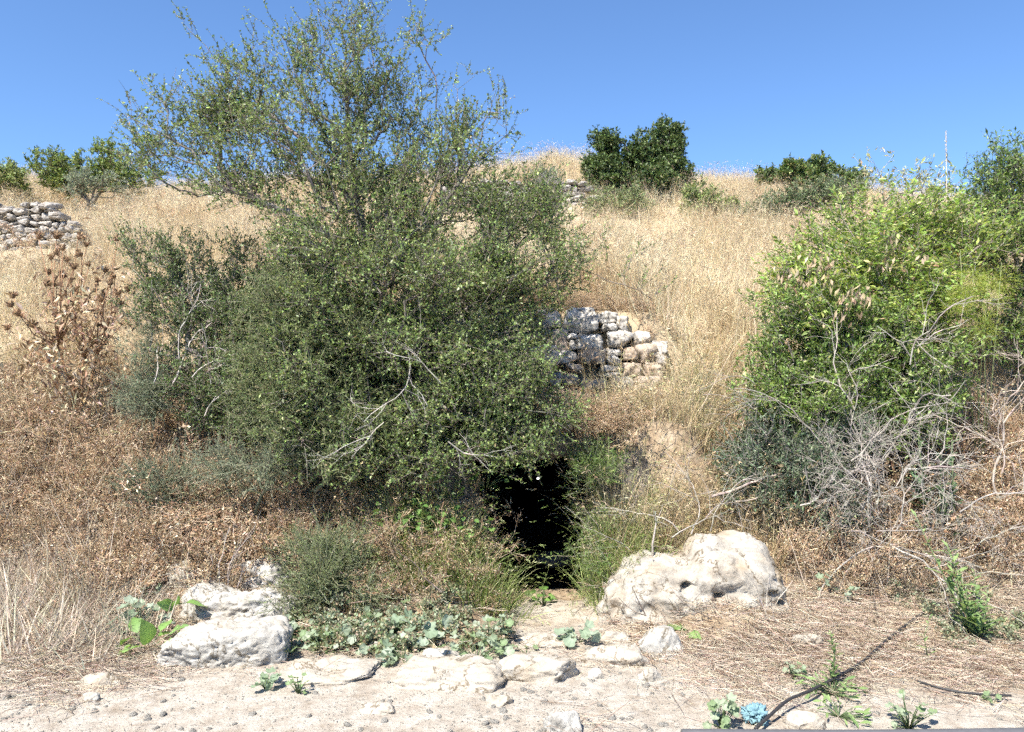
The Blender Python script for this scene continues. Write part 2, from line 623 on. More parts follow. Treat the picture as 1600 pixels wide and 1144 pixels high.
M = {
    'leaf': leaf_mat('small_leaf', 0.42, 0.30, 0.4),
    'needle': leaf_mat('fine_foliage', 0.6, 0.3, 0.25),
    'herb': leaf_mat('soft_leaf', 0.55, 0.35, 0.35),
    'far_leaf': leaf_mat('evergreen_leaf', 0.5, 0.2, 0.4),
    'straw': straw_mat('dry_grass'),
    'brown': straw_mat('dry_weed', 0.2, 0.25),
    'litter': straw_mat('straw_litter', 0.1, 0.0),
    'bark': bark_mat('bark'),
    'ground': ground_mat(),
    'lime': rock_mat('pale_limestone', (0.44, 0.405, 0.345), (0.29, 0.20, 0.11), (0.20, 0.18, 0.15), 0.7, 0.7),
    'white': rock_mat('chalk_white_stone', (0.45, 0.43, 0.385), (0.32, 0.25, 0.16), (0.22, 0.20, 0.17), 0.55, 0.65),
    'dust': rock_mat('dusty_kerb_stone', (0.45, 0.41, 0.345), (0.36, 0.27, 0.17), (0.31, 0.26, 0.2), 0.6, 0.55),
    'wall': rock_mat('lichened_limestone', (0.56, 0.53, 0.48), (0.40, 0.31, 0.21), (0.13, 0.125, 0.12), 0.45, 0.8, 1.5),
    'wall_orange': rock_mat('stained_limestone', (0.48, 0.40, 0.32), (0.40, 0.27, 0.17), (0.2, 0.18, 0.16), 0.7, 0.5, 1.5),
    'far_wall': rock_mat('weathered_limestone', (0.42, 0.39, 0.35), (0.34, 0.27, 0.2), (0.16, 0.15, 0.14), 0.5, 0.7, 1.2),
    'rough': rock_mat('pitted_limestone', (0.55, 0.52, 0.47), (0.34, 0.29, 0.22), (0.07, 0.066, 0.062), 0.5, 0.95, 1.6, 1.6),
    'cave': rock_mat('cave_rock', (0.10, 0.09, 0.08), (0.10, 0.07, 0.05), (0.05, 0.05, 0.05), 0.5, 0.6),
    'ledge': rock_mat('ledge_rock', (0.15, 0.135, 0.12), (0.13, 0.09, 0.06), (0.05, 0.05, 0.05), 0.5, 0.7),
}

# ------------------------------------------------------------------ ground sheet
xs = np.unique(np.round(np.concatenate([
    np.array([-600, -300, -150, -80, -50, -36, -28, -22, -18, -15.5]),
    np.arange(-14, -5, 0.25), np.arange(-5, 5.001, 0.055), np.arange(5.2, 14.1, 0.25),
    np.array([15.5, 18, 22, 28, 36, 50, 80, 150, 300, 600])]), 4))
ys = np.unique(np.round(np.concatenate([
    np.array([-400, -200, -100, -50, -25, -12, -6, -3, -1, 0.5, 1.5, 2.2, 2.8]),
    np.arange(3.0, 5.93, 0.05), np.array([FACE, FACE + 0.06]), np.arange(6.06, 9, 0.06), np.arange(9, 22, 0.2),
    np.array([23, 24, 26, 29, 33, 38, 45, 55, 70, 90, 130, 200, 320, 600])]), 4))
X, Y = np.meshgrid(xs, ys)
Z = H(X, Y)
nx, ny = len(xs), len(ys)
gi = np.arange(nx * ny).reshape(ny, nx)
q = np.stack([gi[:-1, :-1], gi[:-1, 1:], gi[1:, 1:], gi[1:, :-1]], -1).reshape(-1, 4)
cxm = ((X[:-1, :-1] + X[:-1, 1:]) / 2).ravel()
cym = ((Y[:-1, :-1] + Y[1:, :-1]) / 2).ravel()
mouth = (cym > FACE) & (cym < FACE + 0.06) & (cxm > CX - 0.62) & (cxm < CX + 0.5)
q = q[~mouth]
pathw = 1 - sstep(4.15, 5.0, Y + 0.25 * fbm2(X, Y, 0.8, 3, 3) + 0.25 * sstep(1.0, 2.2, X) * 2.0 + 0.15 * sstep(-1.5, -2.6, X))
tr_ = sstep(CX - 0.5, CX - 0.2, X) * (1 - sstep(CX + 0.3, CX + 0.6, X)) * (Y < 5.7)
pathw = np.maximum(pathw, 0.75 * tr_)
straww = sstep(6.4, 7.6, Y)
gm = MB()
gm.add(np.stack([X, Y, Z], -1), quads=q, col=np.stack([pathw, straww, 0 * X], -1).reshape(-1, 3))
g = gm.build('ground', M['ground'], smooth=True, kind='structure')
g['label'] = 'dusty pale track rising into a dry grassy hillside'


# ------------------------------------------------------------------ rocks
def ico(sub):
    bm = bmesh.new()
    bmesh.ops.create_icosphere(bm, subdivisions=sub, radius=1)
    v = np.array([x.co[:] for x in bm.verts])
    f = np.array([[a.index for a in fc.verts] for fc in bm.faces])
    bm.free()
    return v, f


ICO = {k: ico(k) for k in (2, 3, 4, 5, 6)}


def rock_verts(size, seed, sub=4, box=3.0, cuts=7, rough=0.06, cutd=(0.72, 0.95), freq=2.0, top=None, pits=(), ridge=0.0, fine=0.012):
    r = np.random.default_rng(seed)
    v, f = ICO[sub]
    nrm = (np.abs(v) ** box).sum(1, keepdims=True) ** (1 / box)
    p = v / nrm
    for _ in range(cuts):
        n = unit(r.normal(size=3))
        d = r.uniform(*cutd) * (np.abs(n) ** (box / (box - 1.0001))).sum() ** ((box - 1) / box)
        p = p - np.maximum(p @ n - d, 0)[:, None] * n
    if top is not None:
        s = np.interp(p[:, 0], [t[0] for t in top], [t[1] for t in top])
        p[:, 2] = np.where(p[:, 2] > 0, p[:, 2] * s, p[:, 2])
    rad = unit(p)
    off = r.uniform(-50, 50, 3)
    mean = np.mean(size)
    nz = fbm(p * freq + off, 5, seed % 97, 0.55)
    rd = 1 - np.abs(fbm(p * freq * 1.7 + off + 9, 4, seed % 89, 0.55))
    fn_ = fbm(p * freq * 5.5 + off - 4, 4, seed % 83, 0.6) if sub > 3 else 0 * nz
    p = p * np.asarray(size) + rad * mean * (rough * nz + ridge * (rd - 0.75) + fine * fn_)[:, None]
    for (c, rr, dep) in pits:
        c = np.asarray(c) * np.asarray(size)
        d2 = (p[:, 0] - c[0]) ** 2 + ((p[:, 2] - c[2]) * 1.5) ** 2
        d2 = d2 * (1 + 0.5 * fbm(p * 40, 2, 9))
        fall = np.exp(-(d2 / (rr * rr)) ** 1.6) * (p[:, 1] < 0)
        p = p - (np.array([0, -1.0, 0]) * dep)[None] * fall[:, None]
    return p, f


def rock_obj(name, mat, size, seed, loc, rot=(0, 0, 0), parent=None, **kw):
    v, f = rock_verts(size, seed, **kw)
    b = MB()
    b.add(v, tris=f)
    me = b.mesh(name, smooth=True)
    me.materials.append(M[mat])
    o = link(name, me, parent, [float(a) for a in loc])
    o.rotation_euler = rot
    return o


# the big boulder right of the cave
dB = 4.95
wB = 0.60
bo = rock_obj('boulder', 'lime', (0.60, 0.37, 0.475), 21, (P(1096, 985, dB)[0], dB + 0.22, 0.0), (0, 0, R(-4)), sub=6, box=3.6, cuts=8, cutd=(0.86, 1.0), rough=0.075, freq=2.1, ridge=0.055, fine=0.027,
              top=[(-1.1, .45), (-0.95, .5), (-.8, .66), (-.62, .77), (-.35, .79), (-.18, .72), (-.08, .76), (0.0, .92), (.12, 1.02), (.35, 1.0), (.55, 1.03), (.72, 1.0), (.85, .82), (.95, .7), (1.1, .45)],
              pits=[((-0.12, -1, 0.50), 0.034, 0.13), ((-0.17, -1, 0.47), 0.026, 0.11), ((0.17, -1, 0.42), 0.024, 0.09), ((0.13, -1, 0.36), 0.020, 0.07), ((0.11, -1, 0.22), 0.019, 0.09), ((0.80, -1, 0.62), 0.035, 0.06), ((0.72, -1, 0.45), 0.03, 0.06), ((0.80, -1, 0.30), 0.03, 0.06), ((0.30, -1, 0.44), 0.06, 0.03), ((-0.5, -1, 0.25), 0.08, 0.03), ((0.45, -1, 0.42), 0.05, 0.03)])
tag(bo, 'huge pale limestone boulder with two humps and dark holes beside the cave', 'boulder', kind='thing')


def rock_px(x0, y0, x1, y1, mat, seed, label, name='stone', depth=0.6, d=None, sink=1.0, cat='stone', **kw):
    """a stone whose outline fills a photo rectangle, standing on the ground at its lower edge"""
    base = G((x0 + x1) / 2, y1) if d is None else P((x0 + x1) / 2, y1, d)
    d = base[1]
    hw = (x1 - x0) / 2 / FPX * d
    hy = hw * depth
    dd = d + hy
    htot = (y1 - y0) / FPX * d
    # part of the visible height is the receding top
    rise = max(0.035, htot - 1.7 * hy * (CH - base[2]) / d)
    zc = base[2] + rise * 0.5 - sink * rise * 0.5
    o = rock_obj(name, mat, (hw * 1.04, hy, rise * (0.5 + sink * 0.5)), seed, (base[0], dd, zc), (0, 0, R(random.uniform(-8, 8))), **kw)
    return tag(o, label, cat, kind='thing')


tag(rock_obj('boulder', 'white', (0.335, 0.15, 0.195), 5, (-1.56, 4.36, 0.0), (0, 0, R(5)), sub=6, box=8, cuts=7, cutd=(0.70, 0.95), rough=0.06, ridge=0.09, fine=0.035,
    top=[(-1.1, .55), (-.85, .6), (-.6, .8), (-.3, .95), (.2, 1.0), (.7, 1.02), (1, .97)]), 'big angular white block at the path edge by the large leaves', 'boulder', kind='thing')
tag(rock_obj('stone_slab', 'white', (0.35, 0.14, 0.215), 13, (-1.70, 5.04, 0.0), (0, 0, R(-3)), sub=6, box=9, cuts=5, cutd=(0.76, 0.97), rough=0.06, ridge=0.09, fine=0.035,
    top=[(-1.1, .9), (-.8, 1.0), (-.5, .9), (-.15, .72), (.2, .75), (.5, .95), (.9, 1.02)]), 'pale slab with a dipped top behind the big white block', 'stone', kind='thing')
rock_px(256, 874, 304, 908, 'white', 31, 'small round white stone in brown weeds above the slab', 'stone', 0.8, d=5.3, sub=5, cuts=6, rough=0.09)
rock_px(368, 866, 458, 920, 'rough', 37, 'rough dark-pitted stone beside the feathery green bush', 'stone', 0.6, d=5.3, sub=5, cuts=5, rough=0.12, ridge=0.22, freq=3.0)
KW = dict(sub=5, box=3.4, cuts=10, rough=0.11, cutd=(0.62, 0.92), ridge=0.03, fine=0.018)
for a in [
    (428, 1034, 602, 1070, 'dust', 41, 'long flat kerb stone at the left end of the kerb row'),
    (596, 1016, 786, 1082, 'dust', 43, 'broad sloping kerb stone between two flat kerb stones'),
    (776, 1012, 914, 1070, 'dust', 47, 'blocky kerb stone below the cave path with a dark crack at its end'),
    (806, 988, 890, 1014, 'dust', 53, 'low dusty stone set in the path just before the cave'),
    (916, 1002, 1016, 1044, 'dust', 59, 'low tan stone in front of the huge boulder, left of the bright white one'),
    (940, 985, 985, 1008, 'dust', 61, 'small tan stone tucked at the left foot of the huge boulder'),
    (1000, 978, 1080, 1028, 'white', 67, 'bright white angular stone lying in front of the huge boulder'),
    (1000, 1044, 1036, 1066, 'white', 71, 'fist-sized white stone on bare earth right of the kerb row'),
    (920, 1044, 944, 1062, 'white', 73, 'tiny white stone by the right end of the kerb row'),
    (110, 1050, 186, 1080, 'dust', 79, 'flat pale stone on the track below the grey straw'),
    (398, 1048, 430, 1066, 'white', 83, 'small pale stone at the left tip of the kerb row'),
    (1236, 1108, 1294, 1146, 'dust', 89, 'tan stone beside the black hose near the blue rag'),
    (850, 1104, 908, 1150, 'white', 97, 'worn white stone sunk in the track at the bottom edge'),
    (1240, 985, 1290, 1012, 'dust', 101, 'half-buried tan stone among straw right of the huge boulder'),
    (122, 1084, 150, 1098, 'white', 103, 'small white stone lying alone on the track at far left'),
    (560, 1000, 610, 1022, 'white', 107, 'pale stone half hidden under the mallow leaves'),
    (660, 1010, 720, 1030, 'white', 109, 'pale stone behind the broad sloping kerb stone'),
    (1014, 398, 1050, 418, 'dust', 113, 'pale stone in the straw grass above the terrace wall'),
    (316, 302, 352, 326, 'dust', 117, 'pale stone on the straw slope left of the big tree top'),
    (1150, 1100, 1165, 1112, 'white', 119, 'pebble-sized white stone left of the blue rag'),
    (760, 1085, 800, 1105, 'dust', 127, 'flat stone sunk in the track below the blocky kerb stone'),
    (560, 1095, 620, 1118, 'dust', 131, 'flat stone sunk in the track below the long kerb stone'),
]:
    rock_px(*a, **KW)

# ------------------------------------------------------------------ the cave
cb = MB()
na, nb_ = 26, 22
ring_t = np.linspace(0, 2 * math.pi, na, endpoint=False)
vs, cq = [], []
for j in range(nb_):
    t = j / (nb_ - 1)
    yy = FACE + 0.0 + 3.2 * t
    hw = 0.62 + 0.9 * math.sin(min(1, t * 1.4) * math.pi / 2)
    zt = 1.12 - 0.10 * t
    zb = -0.14 - 0.5 * t
    if j == nb_ - 1:
        hw, zt, zb = 0.3, 0.5, 0.2
    ct, st_ = np.cos(ring_t), np.sin(ring_t)
    e = 0.45
    xx = CX - 0.06 + hw * np.sign(ct) * np.abs(ct) ** e
    zz = (zt + zb) / 2 + (zt - zb) / 2 * np.sign(st_) * np.abs(st_) ** e
    vs.append(np.stack([xx, np.full(na, yy), zz], 1))
v = np.concatenate(vs)
v[na:] += 0.09 * np.stack([fbm(v[na:] * 2.2, 4, 3), 0 * v[na:, 0], np.minimum(fbm(v[na:] * 2.2 + 9, 4, 5), 0.2)], 1)
for j in range(nb_ - 1):
    for i in range(na):
        k = (i + 1) % na
        cq.append((j * na + i, (j + 1) * na + i, (j + 1) * na + k, j * na + k))
ends = [((nb_ - 1) * na + i, (nb_ - 1) * na + (i + 1) % na, len(v)) for i in range(na)]
v = np.concatenate([v, v[-na:].mean(0, keepdims=True)])
cb.add(v, tris=ends, quads=cq)
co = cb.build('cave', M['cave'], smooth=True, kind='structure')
co['label'] = 'low black cave hollow under the hillside'
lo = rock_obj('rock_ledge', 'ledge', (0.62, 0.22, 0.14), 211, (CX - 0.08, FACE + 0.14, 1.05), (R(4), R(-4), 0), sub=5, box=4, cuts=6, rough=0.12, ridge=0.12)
tag(lo, 'dark shaded rock ledge forming the roof of the cave mouth', 'rock', kind='thing')
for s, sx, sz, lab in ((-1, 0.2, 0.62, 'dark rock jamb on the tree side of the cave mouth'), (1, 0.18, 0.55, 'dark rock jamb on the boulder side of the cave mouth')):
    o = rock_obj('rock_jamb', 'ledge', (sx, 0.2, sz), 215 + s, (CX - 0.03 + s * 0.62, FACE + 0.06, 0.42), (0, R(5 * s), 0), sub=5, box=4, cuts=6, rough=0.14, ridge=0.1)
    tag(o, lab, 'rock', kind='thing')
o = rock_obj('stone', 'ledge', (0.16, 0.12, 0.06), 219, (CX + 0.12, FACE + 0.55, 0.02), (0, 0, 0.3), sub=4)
tag(o, 'dim flat stone lying on the floor inside the cave mouth', 'stone', kind='thing')
lm, lnt, lout = new_mat('glint_glow')  # emissive bead added to imitate a small white glint in the cave
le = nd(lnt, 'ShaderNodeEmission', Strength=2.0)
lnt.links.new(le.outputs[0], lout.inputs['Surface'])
lroot = thing('cave_glint', P(841, 748, 7.6), 'tiny white glint inside the dark cave, an added glowing bead', 'glint')
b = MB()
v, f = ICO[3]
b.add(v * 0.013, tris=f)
lb = b.build('glow_bead', lm, lroot, smooth=True)
b = MB()
b.tube([(0, 0, -0.03), (0, 0, -0.012), (0, 0.01, -0.008)], [0.016, 0.016, 0.012], 10, (0.02, 0.02, 0.02))
b.tube([(0, 0.0, -0.03), (0, 0.02, -0.25), (0.0, 0.03, -0.7)], [0.008, 0.008, 0.009], 8, (0.02, 0.02, 0.02))  # added stand under the glowing bead
b.build('bead_stem', M['bark'], lroot)


# ------------------------------------------------------------------ dry stone walls
def wall(name, label, stones, origin, mats):
    """stones: (centre, (hx, hy, hz), seed, mat, tilt)"""
    root = thing(name, origin, label, 'stone wall')
    for (c, s, seed, mt, tilt) in stones:
        o = rock_obj('stone', mt, s, seed, np.asarray(c) - np.asarray(origin), (R(random.uniform(-6, 6)), tilt, R(random.uniform(-6, 6))), root,
                     sub=4 if max(s) > 0.09 else 3, box=random.uniform(3.5, 7.0), cuts=9, rough=0.10, cutd=(0.62, 0.97), freq=2.6, ridge=0.06, fine=0.02)
    return root


# terrace wall above the cave; stones measured in a 3.81x enlargement of the photo
S = [(225, 240, 365, 362, 0), (370, 238, 595, 382, 0), (585, 255, 705, 335, 0), (690, 285, 778, 380, 0), (215, 358, 412, 505, 1), (402, 384, 472, 432, 0),
     (410, 418, 452, 480, 0), (448, 392, 612, 482, 0), (612, 330, 700, 385, 0), (628, 375, 792, 475, 0), (796, 372, 902, 462, 0), (888, 428, 998, 522, 0), (925, 505, 1000, 585, 0),
     (342, 492, 466, 572, 0), (468, 458, 636, 572, 1), (638, 478, 732, 522, 0), (640, 518, 726, 574, 0), (736, 470, 812, 562, 1), (806, 455, 930, 565, 1),
     (383, 568, 502, 622, 1), (600, 574, 742, 612, 0), (608, 608, 742, 642, 0), (285, 620, 364, 702, 0), (366, 618, 484, 692, 1), (735, 560, 850, 640, 1), (845, 555, 960, 650, 1),
     (100, 250, 228, 360, 0), (90, 358, 222, 470, 1), (120, 470, 345, 580, 0), (100, 578, 290, 690, 1), (480, 655, 640, 720, 1), (640, 640, 800, 720, 0), (800, 640, 950, 730, 1),
     (-40, 260, 102, 380, 0), (-60, 380, 92, 500, 0), (-30, 500, 122, 610, 1), (-60, 610, 100, 710, 0)]
stones = []
for k, (x0, y0, x1, y1, m_) in enumerate(S):
    px0, px1 = 780 + x0 / 3.81, 780 + x1 / 3.81
    py0, py1 = 420 + y0 / 3.81, 420 + y1 / 3.81
    d = 7.06 + (0.30 - ((py0 + py1) / 2 - 480) / 130 * 0.30) + random.uniform(-0.02, 0.02)
    c = P((px0 + px1) / 2, (py0 + py1) / 2, d)
    hx, hz = (px1 - px0) / 2 / FPX * d, (py1 - py0) / 2 / FPX * d
    stones.append((c + np.array([0, hx * 0.4, 0]), (hx * 1.03, 0.10 + hx * 0.55, hz * 1.04), 300 + k, 'wall_orange' if m_ else 'wall', R(random.uniform(-5, 5))))
wall('dry_stone_wall', 'lichened dry stone terrace wall above the cave, right of the big tree', stones, P(900, 610, 7.15), None)


def rows_wall(name, label, px0, px1, tops, pybot, d, sh, seed, dslope=0.0):
    r = random.Random(seed)
    st = []
    h = sh / FPX * d
    py = pybot
    row = 0
    while py > min(t[1] for t in tops) - sh:
        x = px0 - r.uniform(0, sh)
        while x < px1:
            w = sh * r.uniform(0.9, 2.6)
            hh = sh * r.uniform(0.8, 1.25)
            top = np.interp(x + w / 2, [t[0] for t in tops], [t[1] for t in tops])
            if py - hh * 0.4 > top:
                dd = d + (pybot - py) / FPX * d * 0.25 + r.uniform(-0.04, 0.04)
                c = P(x + w / 2, py - hh / 2 + r.uniform(-1.5, 1.5), dd)
                st.append((c, (w / 2 / FPX * dd * 1.02, 0.1 + w / 3 / FPX * dd, hh / 2 / FPX * dd * 1.03), seed * 1000 + len(st) + row * 77, 'far_wall', R(r.uniform(-10, 10))))
            x += w
        py -= sh * 0.98
        row += 1
    return wall(name, label, st, P((px0 + px1) / 2, pybot, d), None)


rows_wall('dry_stone_wall', 'tumbled grey stone wall in straw grass at the far left hillside', -30, 118,
          [(-30, 320), (0, 316), (12, 328), (40, 328), (55, 318), (85, 318), (90, 330), (125, 352)], 396, 11.6, 10, 61)
rows_wall('dry_stone_wall', 'far stone wall below the skyline between the big tree and the round evergreen', 690, 915,
          [(690, 292), (760, 286), (830, 290), (860, 286), (880, 284), (915, 286)], 336, 14.0, 9, 62)


# ------------------------------------------------------------------ woody plants
def blob_points(blobs, n, shell=0.45, clump=6, tight=0.014):
    """points in ellipsoids; blob = (px, py, rx, ry, depth, rdepth_m, weight)"""
    nfull, n = n, max(3, n // clump)
    w = np.array([b[2] * b[3] * (b[6] if len(b) > 6 else 1) for b in blobs], float)
    k = rng.choice(len(blobs), n, p=w / w.sum())
    u = unit(rng.normal(size=(n, 3))) * (rng.uniform(0, 1, (n, 1)) ** shell)
    out = np.zeros((n, 3))
    for i, b in enumerate(blobs):
        s = k == i
        c = P(b[0], b[1], b[4])
        out[s] = c + u[s] * np.array([b[2] / FPX * b[4], b[5], b[3] / FPX * b[4]])
    sp = np.array([tight * blobs[j][4] if blobs[j][4] < 10 else 0.07 for j in k])
    rep_ = int(math.ceil(nfull / n))
    out = np.repeat(out, rep_, 0) + rng.normal(size=(n * rep_, 3)) * np.repeat(sp, rep_)[:, None]
    return out


def skeleton(limbs, targets, pen=0.3, step=0.10, wig=0.012):
    """limbs: list of polylines, the first starts at the root; targets join the nearest place on the growing tree"""
    nodes, par, plen = [], [], []

    def extend(start, pts):
        cur = start
        for p in pts:
            p = np.asarray(p, float)
            if cur is None:
                nodes.append(p)
                par.append(-1)
                plen.append(0.0)
                cur = 0
                continue
            a = nodes[cur]
            L = np.linalg.norm(p - a)
            m = max(1, int(L / step))
            for i in range(1, m + 1):
                x = a + (p - a) * i / m
                if i < m:
                    x = x + rng.normal(size=3) * wig
                nodes.append(x)
                par.append(cur)
                plen.append(plen[cur] + L / m)
                cur = len(nodes) - 1
        return cur

    for i, l in enumerate(limbs):
        if i == 0:
            extend(None, l)
        else:
            a = np.array(nodes)
            s = int(np.argmin(((a - np.asarray(l[0])) ** 2).sum(1)))
            extend(s, l[1:])
    root = nodes[0]
    order = np.argsort(((targets - root) ** 2).sum(1))
    cap = len(nodes) + 60 * len(targets)
    A = np.zeros((cap, 3))
    A[:len(nodes)] = nodes
    PL = np.zeros(cap)
    PL[:len(nodes)] = plen
    n = len(nodes)
    tips = []
    for ti in order:
        t = targets[ti]
        d = np.sqrt(((A[:n] - t) ** 2).sum(1))
        cost = d + pen * PL[:n] + 0.25 * np.maximum(0, A[:n, 2] - t[2])
        s = int(np.argmin(cost))
        cur = extend(s, [t])
        A[n:len(nodes)] = nodes[n:]
        PL[n:len(nodes)] = plen[n:]
        n = len(nodes)
        tips.append(cur)
    nodes = np.array(nodes)
    par = np.array(par)
    cnt = np.zeros(len(nodes))
    for t in tips:
        cnt[t] += 1
    for i in range(len(nodes) - 1, 0, -1):
        cnt[par[i]] += cnt[i]
    return nodes, par, np.maximum(cnt, 1), np.array(tips)


def bush(name, label, cat, base, blobs, n, cols, leaf=(0.022, 0.011), shoots=3, shoot_len=(0.08, 0.22), nleaf=10, limbs=None, mat='leaf',
         bark=(0.20, 0.17, 0.14), rk=0.0022, rexp=0.45, upw=0.4, spread=0.6, fold=0.2, shell=0.45, extra=None, group=None, out=0.5, leafup=0.6,
         pinnate=False, twig_col=None, pen=0.3, rmax=0.09, stem_name='trunk', bare=0.0, gain=1.4, clump=8, tight=0.012):
    base = np.asarray(base, float)
    targets = blob_points(blobs, n, shell, clump, tight)
    if extra is not None:
        targets = np.concatenate([targets, np.array([P(*e) for e in extra])])
    gz = H(targets[:, 0], targets[:, 1], False)
    targets = targets[targets[:, 2] > gz + 0.03]
    if limbs is None:
        limbs = [[base - [0, 0, 0.05], base + [0, 0, 0.08]]]
    nodes, par, cnt, tips = skeleton(limbs, targets, pen)
    rad = np.minimum(rk * cnt ** rexp, rmax)
    idx = np.arange(1, len(nodes))
    p0, p1 = nodes[par[idx]], nodes[idx]
    r0 = np.minimum(rad[par[idx]], rad[idx] * 1.25)
    r1 = rad[idx]
    root = thing(name, base, label, cat, group)
    thick = r1 > 0.010
    tb = MB()
    tb.segs(p0[thick], p1[thick] + (p1[thick] - p0[thick]) * 0.04, r0[thick], r1[thick], 6, jit(bark, int(thick.sum()), 0.15, 0.04))
    if thick.any():
        tb.build(stem_name, M['bark'], root, smooth=True, origin=base)
    bb = MB()
    th = ~thick
    bb.segs(p0[th], p1[th] + (p1[th] - p0[th]) * 0.05, r0[th], r1[th], 3, jit(bark, int(th.sum()), 0.2, 0.05))
    # shoots
    nt = len(tips)
    tp = np.repeat(nodes[tips], shoots, 0)
    td = np.repeat(unit(nodes[tips] - nodes[par[tips]]), shoots, 0)
    ctr = nodes[tips].mean(0)
    od = unit(tp - ctr)
    m = len(tp)
    sdv = unit(td * 0.5 + od * out + np.array([0, 0, upw]) + rng.normal(size=(m, 3)) * spread)
    sl_ = rng.uniform(*shoot_len, m)
    st0 = tp + rng.normal(size=(m, 3)) * 0.02
    st1 = st0 + sdv * sl_[:, None]
    mid = (st0 + st1) / 2 + rng.normal(size=(m, 3)) * 0.012
    tc_ = jit(twig_col if twig_col is not None else bark, m, 0.2, 0.05)
    bb.segs(st0, mid, 0.0022, 0.0017, 3, tc_)
    bb.segs(mid, st1, 0.0017, 0.0009, 3, tc_)
    bb.build('branches', M['bark'], root, origin=base, kind='stuff')
    keep = rng.uniform(size=m) > bare
    st0, mid, st1, sdv = st0[keep], mid[keep], st1[keep], sdv[keep]
    m = len(st0)
    lf = MB()
    tt = (np.tile(np.linspace(0.08, 1.0, nleaf), (m, 1)) + rng.uniform(-0.06, 0.06, (m, nleaf))).ravel()
    a0, am, a1 = (np.repeat(a, nleaf, 0) for a in (st0, mid, st1))
    u = np.clip(tt, 0, 1)[:, None]
    pos = np.where(u < 0.5, a0 + (am - a0) * u * 2, am + (a1 - am) * (u - 0.5) * 2)
    dd = np.repeat(sdv, nleaf, 0)
    if pinnate:
        side = unit(np.cross(sdv, [0, 0, 1.0]))
        sg = np.tile(np.where(np.arange(nleaf) % 2, 1.0, -1.0), m)[:, None]
        sg[nleaf - 1::nleaf] = 0
        ld = unit(np.repeat(side, nleaf, 0) * sg + dd * 0.7 + rng.normal(size=(m * nleaf, 3)) * 0.25)
    else:
        ld = unit(dd * 0.5 + rng.normal(size=(m * nleaf, 3)) * 0.8 + np.array([0, 0, 0.15]))
    N = len(pos)
    sc_ = np.exp(rng.normal(size=N) * 0.22)
    shootcol = np.repeat(np.exp(rng.normal(size=(m, 1)) * 0.12), nleaf, 0)
    lf.leaves(pos, ld, leaf[0] * sc_, leaf[1] * sc_, np.clip(pick(cols, N) * shootcol * gain, 0.004, 0.8), fold, (0, 0, leafup))
    lf.build('crown', M[mat], root, origin=base, kind='stuff')
    return root


# --- the big tree (small-leaved buckthorn)
tb_ = on_ground(600, 6.35)
D = 6.3
limbs = [
    [tb_ - [0, 0, .1], P(604, 640, 6.32), P(590, 520, 6.3), P(575, 420, 6.3), P(560, 330, 6.35), P(546, 230, 6.4), P(536, 120, 6.4), P(540, 30, 6.4)],
    [P(575, 420, 6.3), P(510, 365, 6.2), P(430, 325, 6.15), P(350, 295, 6.1), P(300, 235, 6.1), P(225, 195, 6.1)],
    [P(560, 330, 6.35), P(480, 225, 6.4), P(390, 150, 6.45), P(320, 70, 6.5)],
    [P(546, 230, 6.4), P(470, 140, 6.2), P(440, 90, 6.2)],
    [P(590, 520, 6.3), P(655, 430, 6.35), P(690, 330, 6.4), P(690, 220, 6.45), P(680, 120, 6.45), P(655, 70, 6.45)],
    [P(690, 330, 6.4), P(740, 250, 6.3), P(765, 175, 6.3)],
    [P(604, 640, 6.32), P(700, 560, 6.3), P(800, 470, 6.3), P(890, 420, 6.2), P(975, 445, 6.1), P(1015, 465, 6.1)],
    [P(604, 640, 6.32), P(640, 600, 5.9), P(700, 640, 5.6)],
    [P(604, 640, 6.32), P(520, 580, 5.9), P(450, 620, 5.7)],
    [P(590, 520, 6.3), P(600, 450, 5.9), P(620, 420, 5.6)],
    [P(590, 520, 6.3), P(600, 450, 6.8), P(640, 380, 7.2)],
]
crown = [
    # spiky open top
    (540, 45, 42, 50, 6.4, .30, .8), (470, 105, 75, 45, 6.35, .40, 1.0), (380, 150, 95, 50, 6.4, .45, 1.05), (290, 180, 75, 48, 6.2, .40, .95), (255, 240, 50, 32, 6.15, .3, .8),
    (410, 215, 150, 60, 6.3, .6, 1.15), (560, 150, 75, 80, 6.4, .5, .9), (660, 110, 38, 55, 6.45, .3, .85), (690, 215, 60, 62, 6.45, .4, .75), (757, 208, 32, 55, 6.35, .25, .7),
    (590, 250, 150, 60, 6.4, .7, 1.1), (350, 280, 70, 28, 6.15, .35, .8), (460, 290, 110, 45, 6.3, .6, 1.0),
    # broad middle
    (560, 345, 140, 70, 6.3, .8, 1.3), (710, 325, 140, 75, 6.35, .8, 1.3), (830, 330, 70, 45, 6.4, .5, 1.0), (640, 440, 180, 100, 6.2, 1.0, 1.5), (500, 430, 90, 70, 6.1, .7, 1.3),
    (780, 435, 110, 80, 6.2, .7, 1.4), (880, 395, 60, 45, 6.2, .4, .8), (930, 440, 55, 18, 6.15, .25, .4),
    # skirt that hangs over the bank
    (560, 560, 170, 90, 5.95, .8, 1.5), (730, 545, 120, 90, 5.95, .7, 1.5), (790, 610, 65, 65, 5.8, .5, 1.4), (640, 640, 160, 75, 5.75, .55, 1.5), (760, 665, 90, 45, 5.65, .4, 1.3),
    (560, 690, 130, 40, 5.7, .4, 1.2), (670, 720, 70, 45, 5.65, .35, 1.0), (835, 650, 45, 38, 5.62, .25, 1.3), (780, 690, 60, 28, 5.55, .25, 1.2), (870, 655, 25, 25, 5.65, .2, 1.0)]
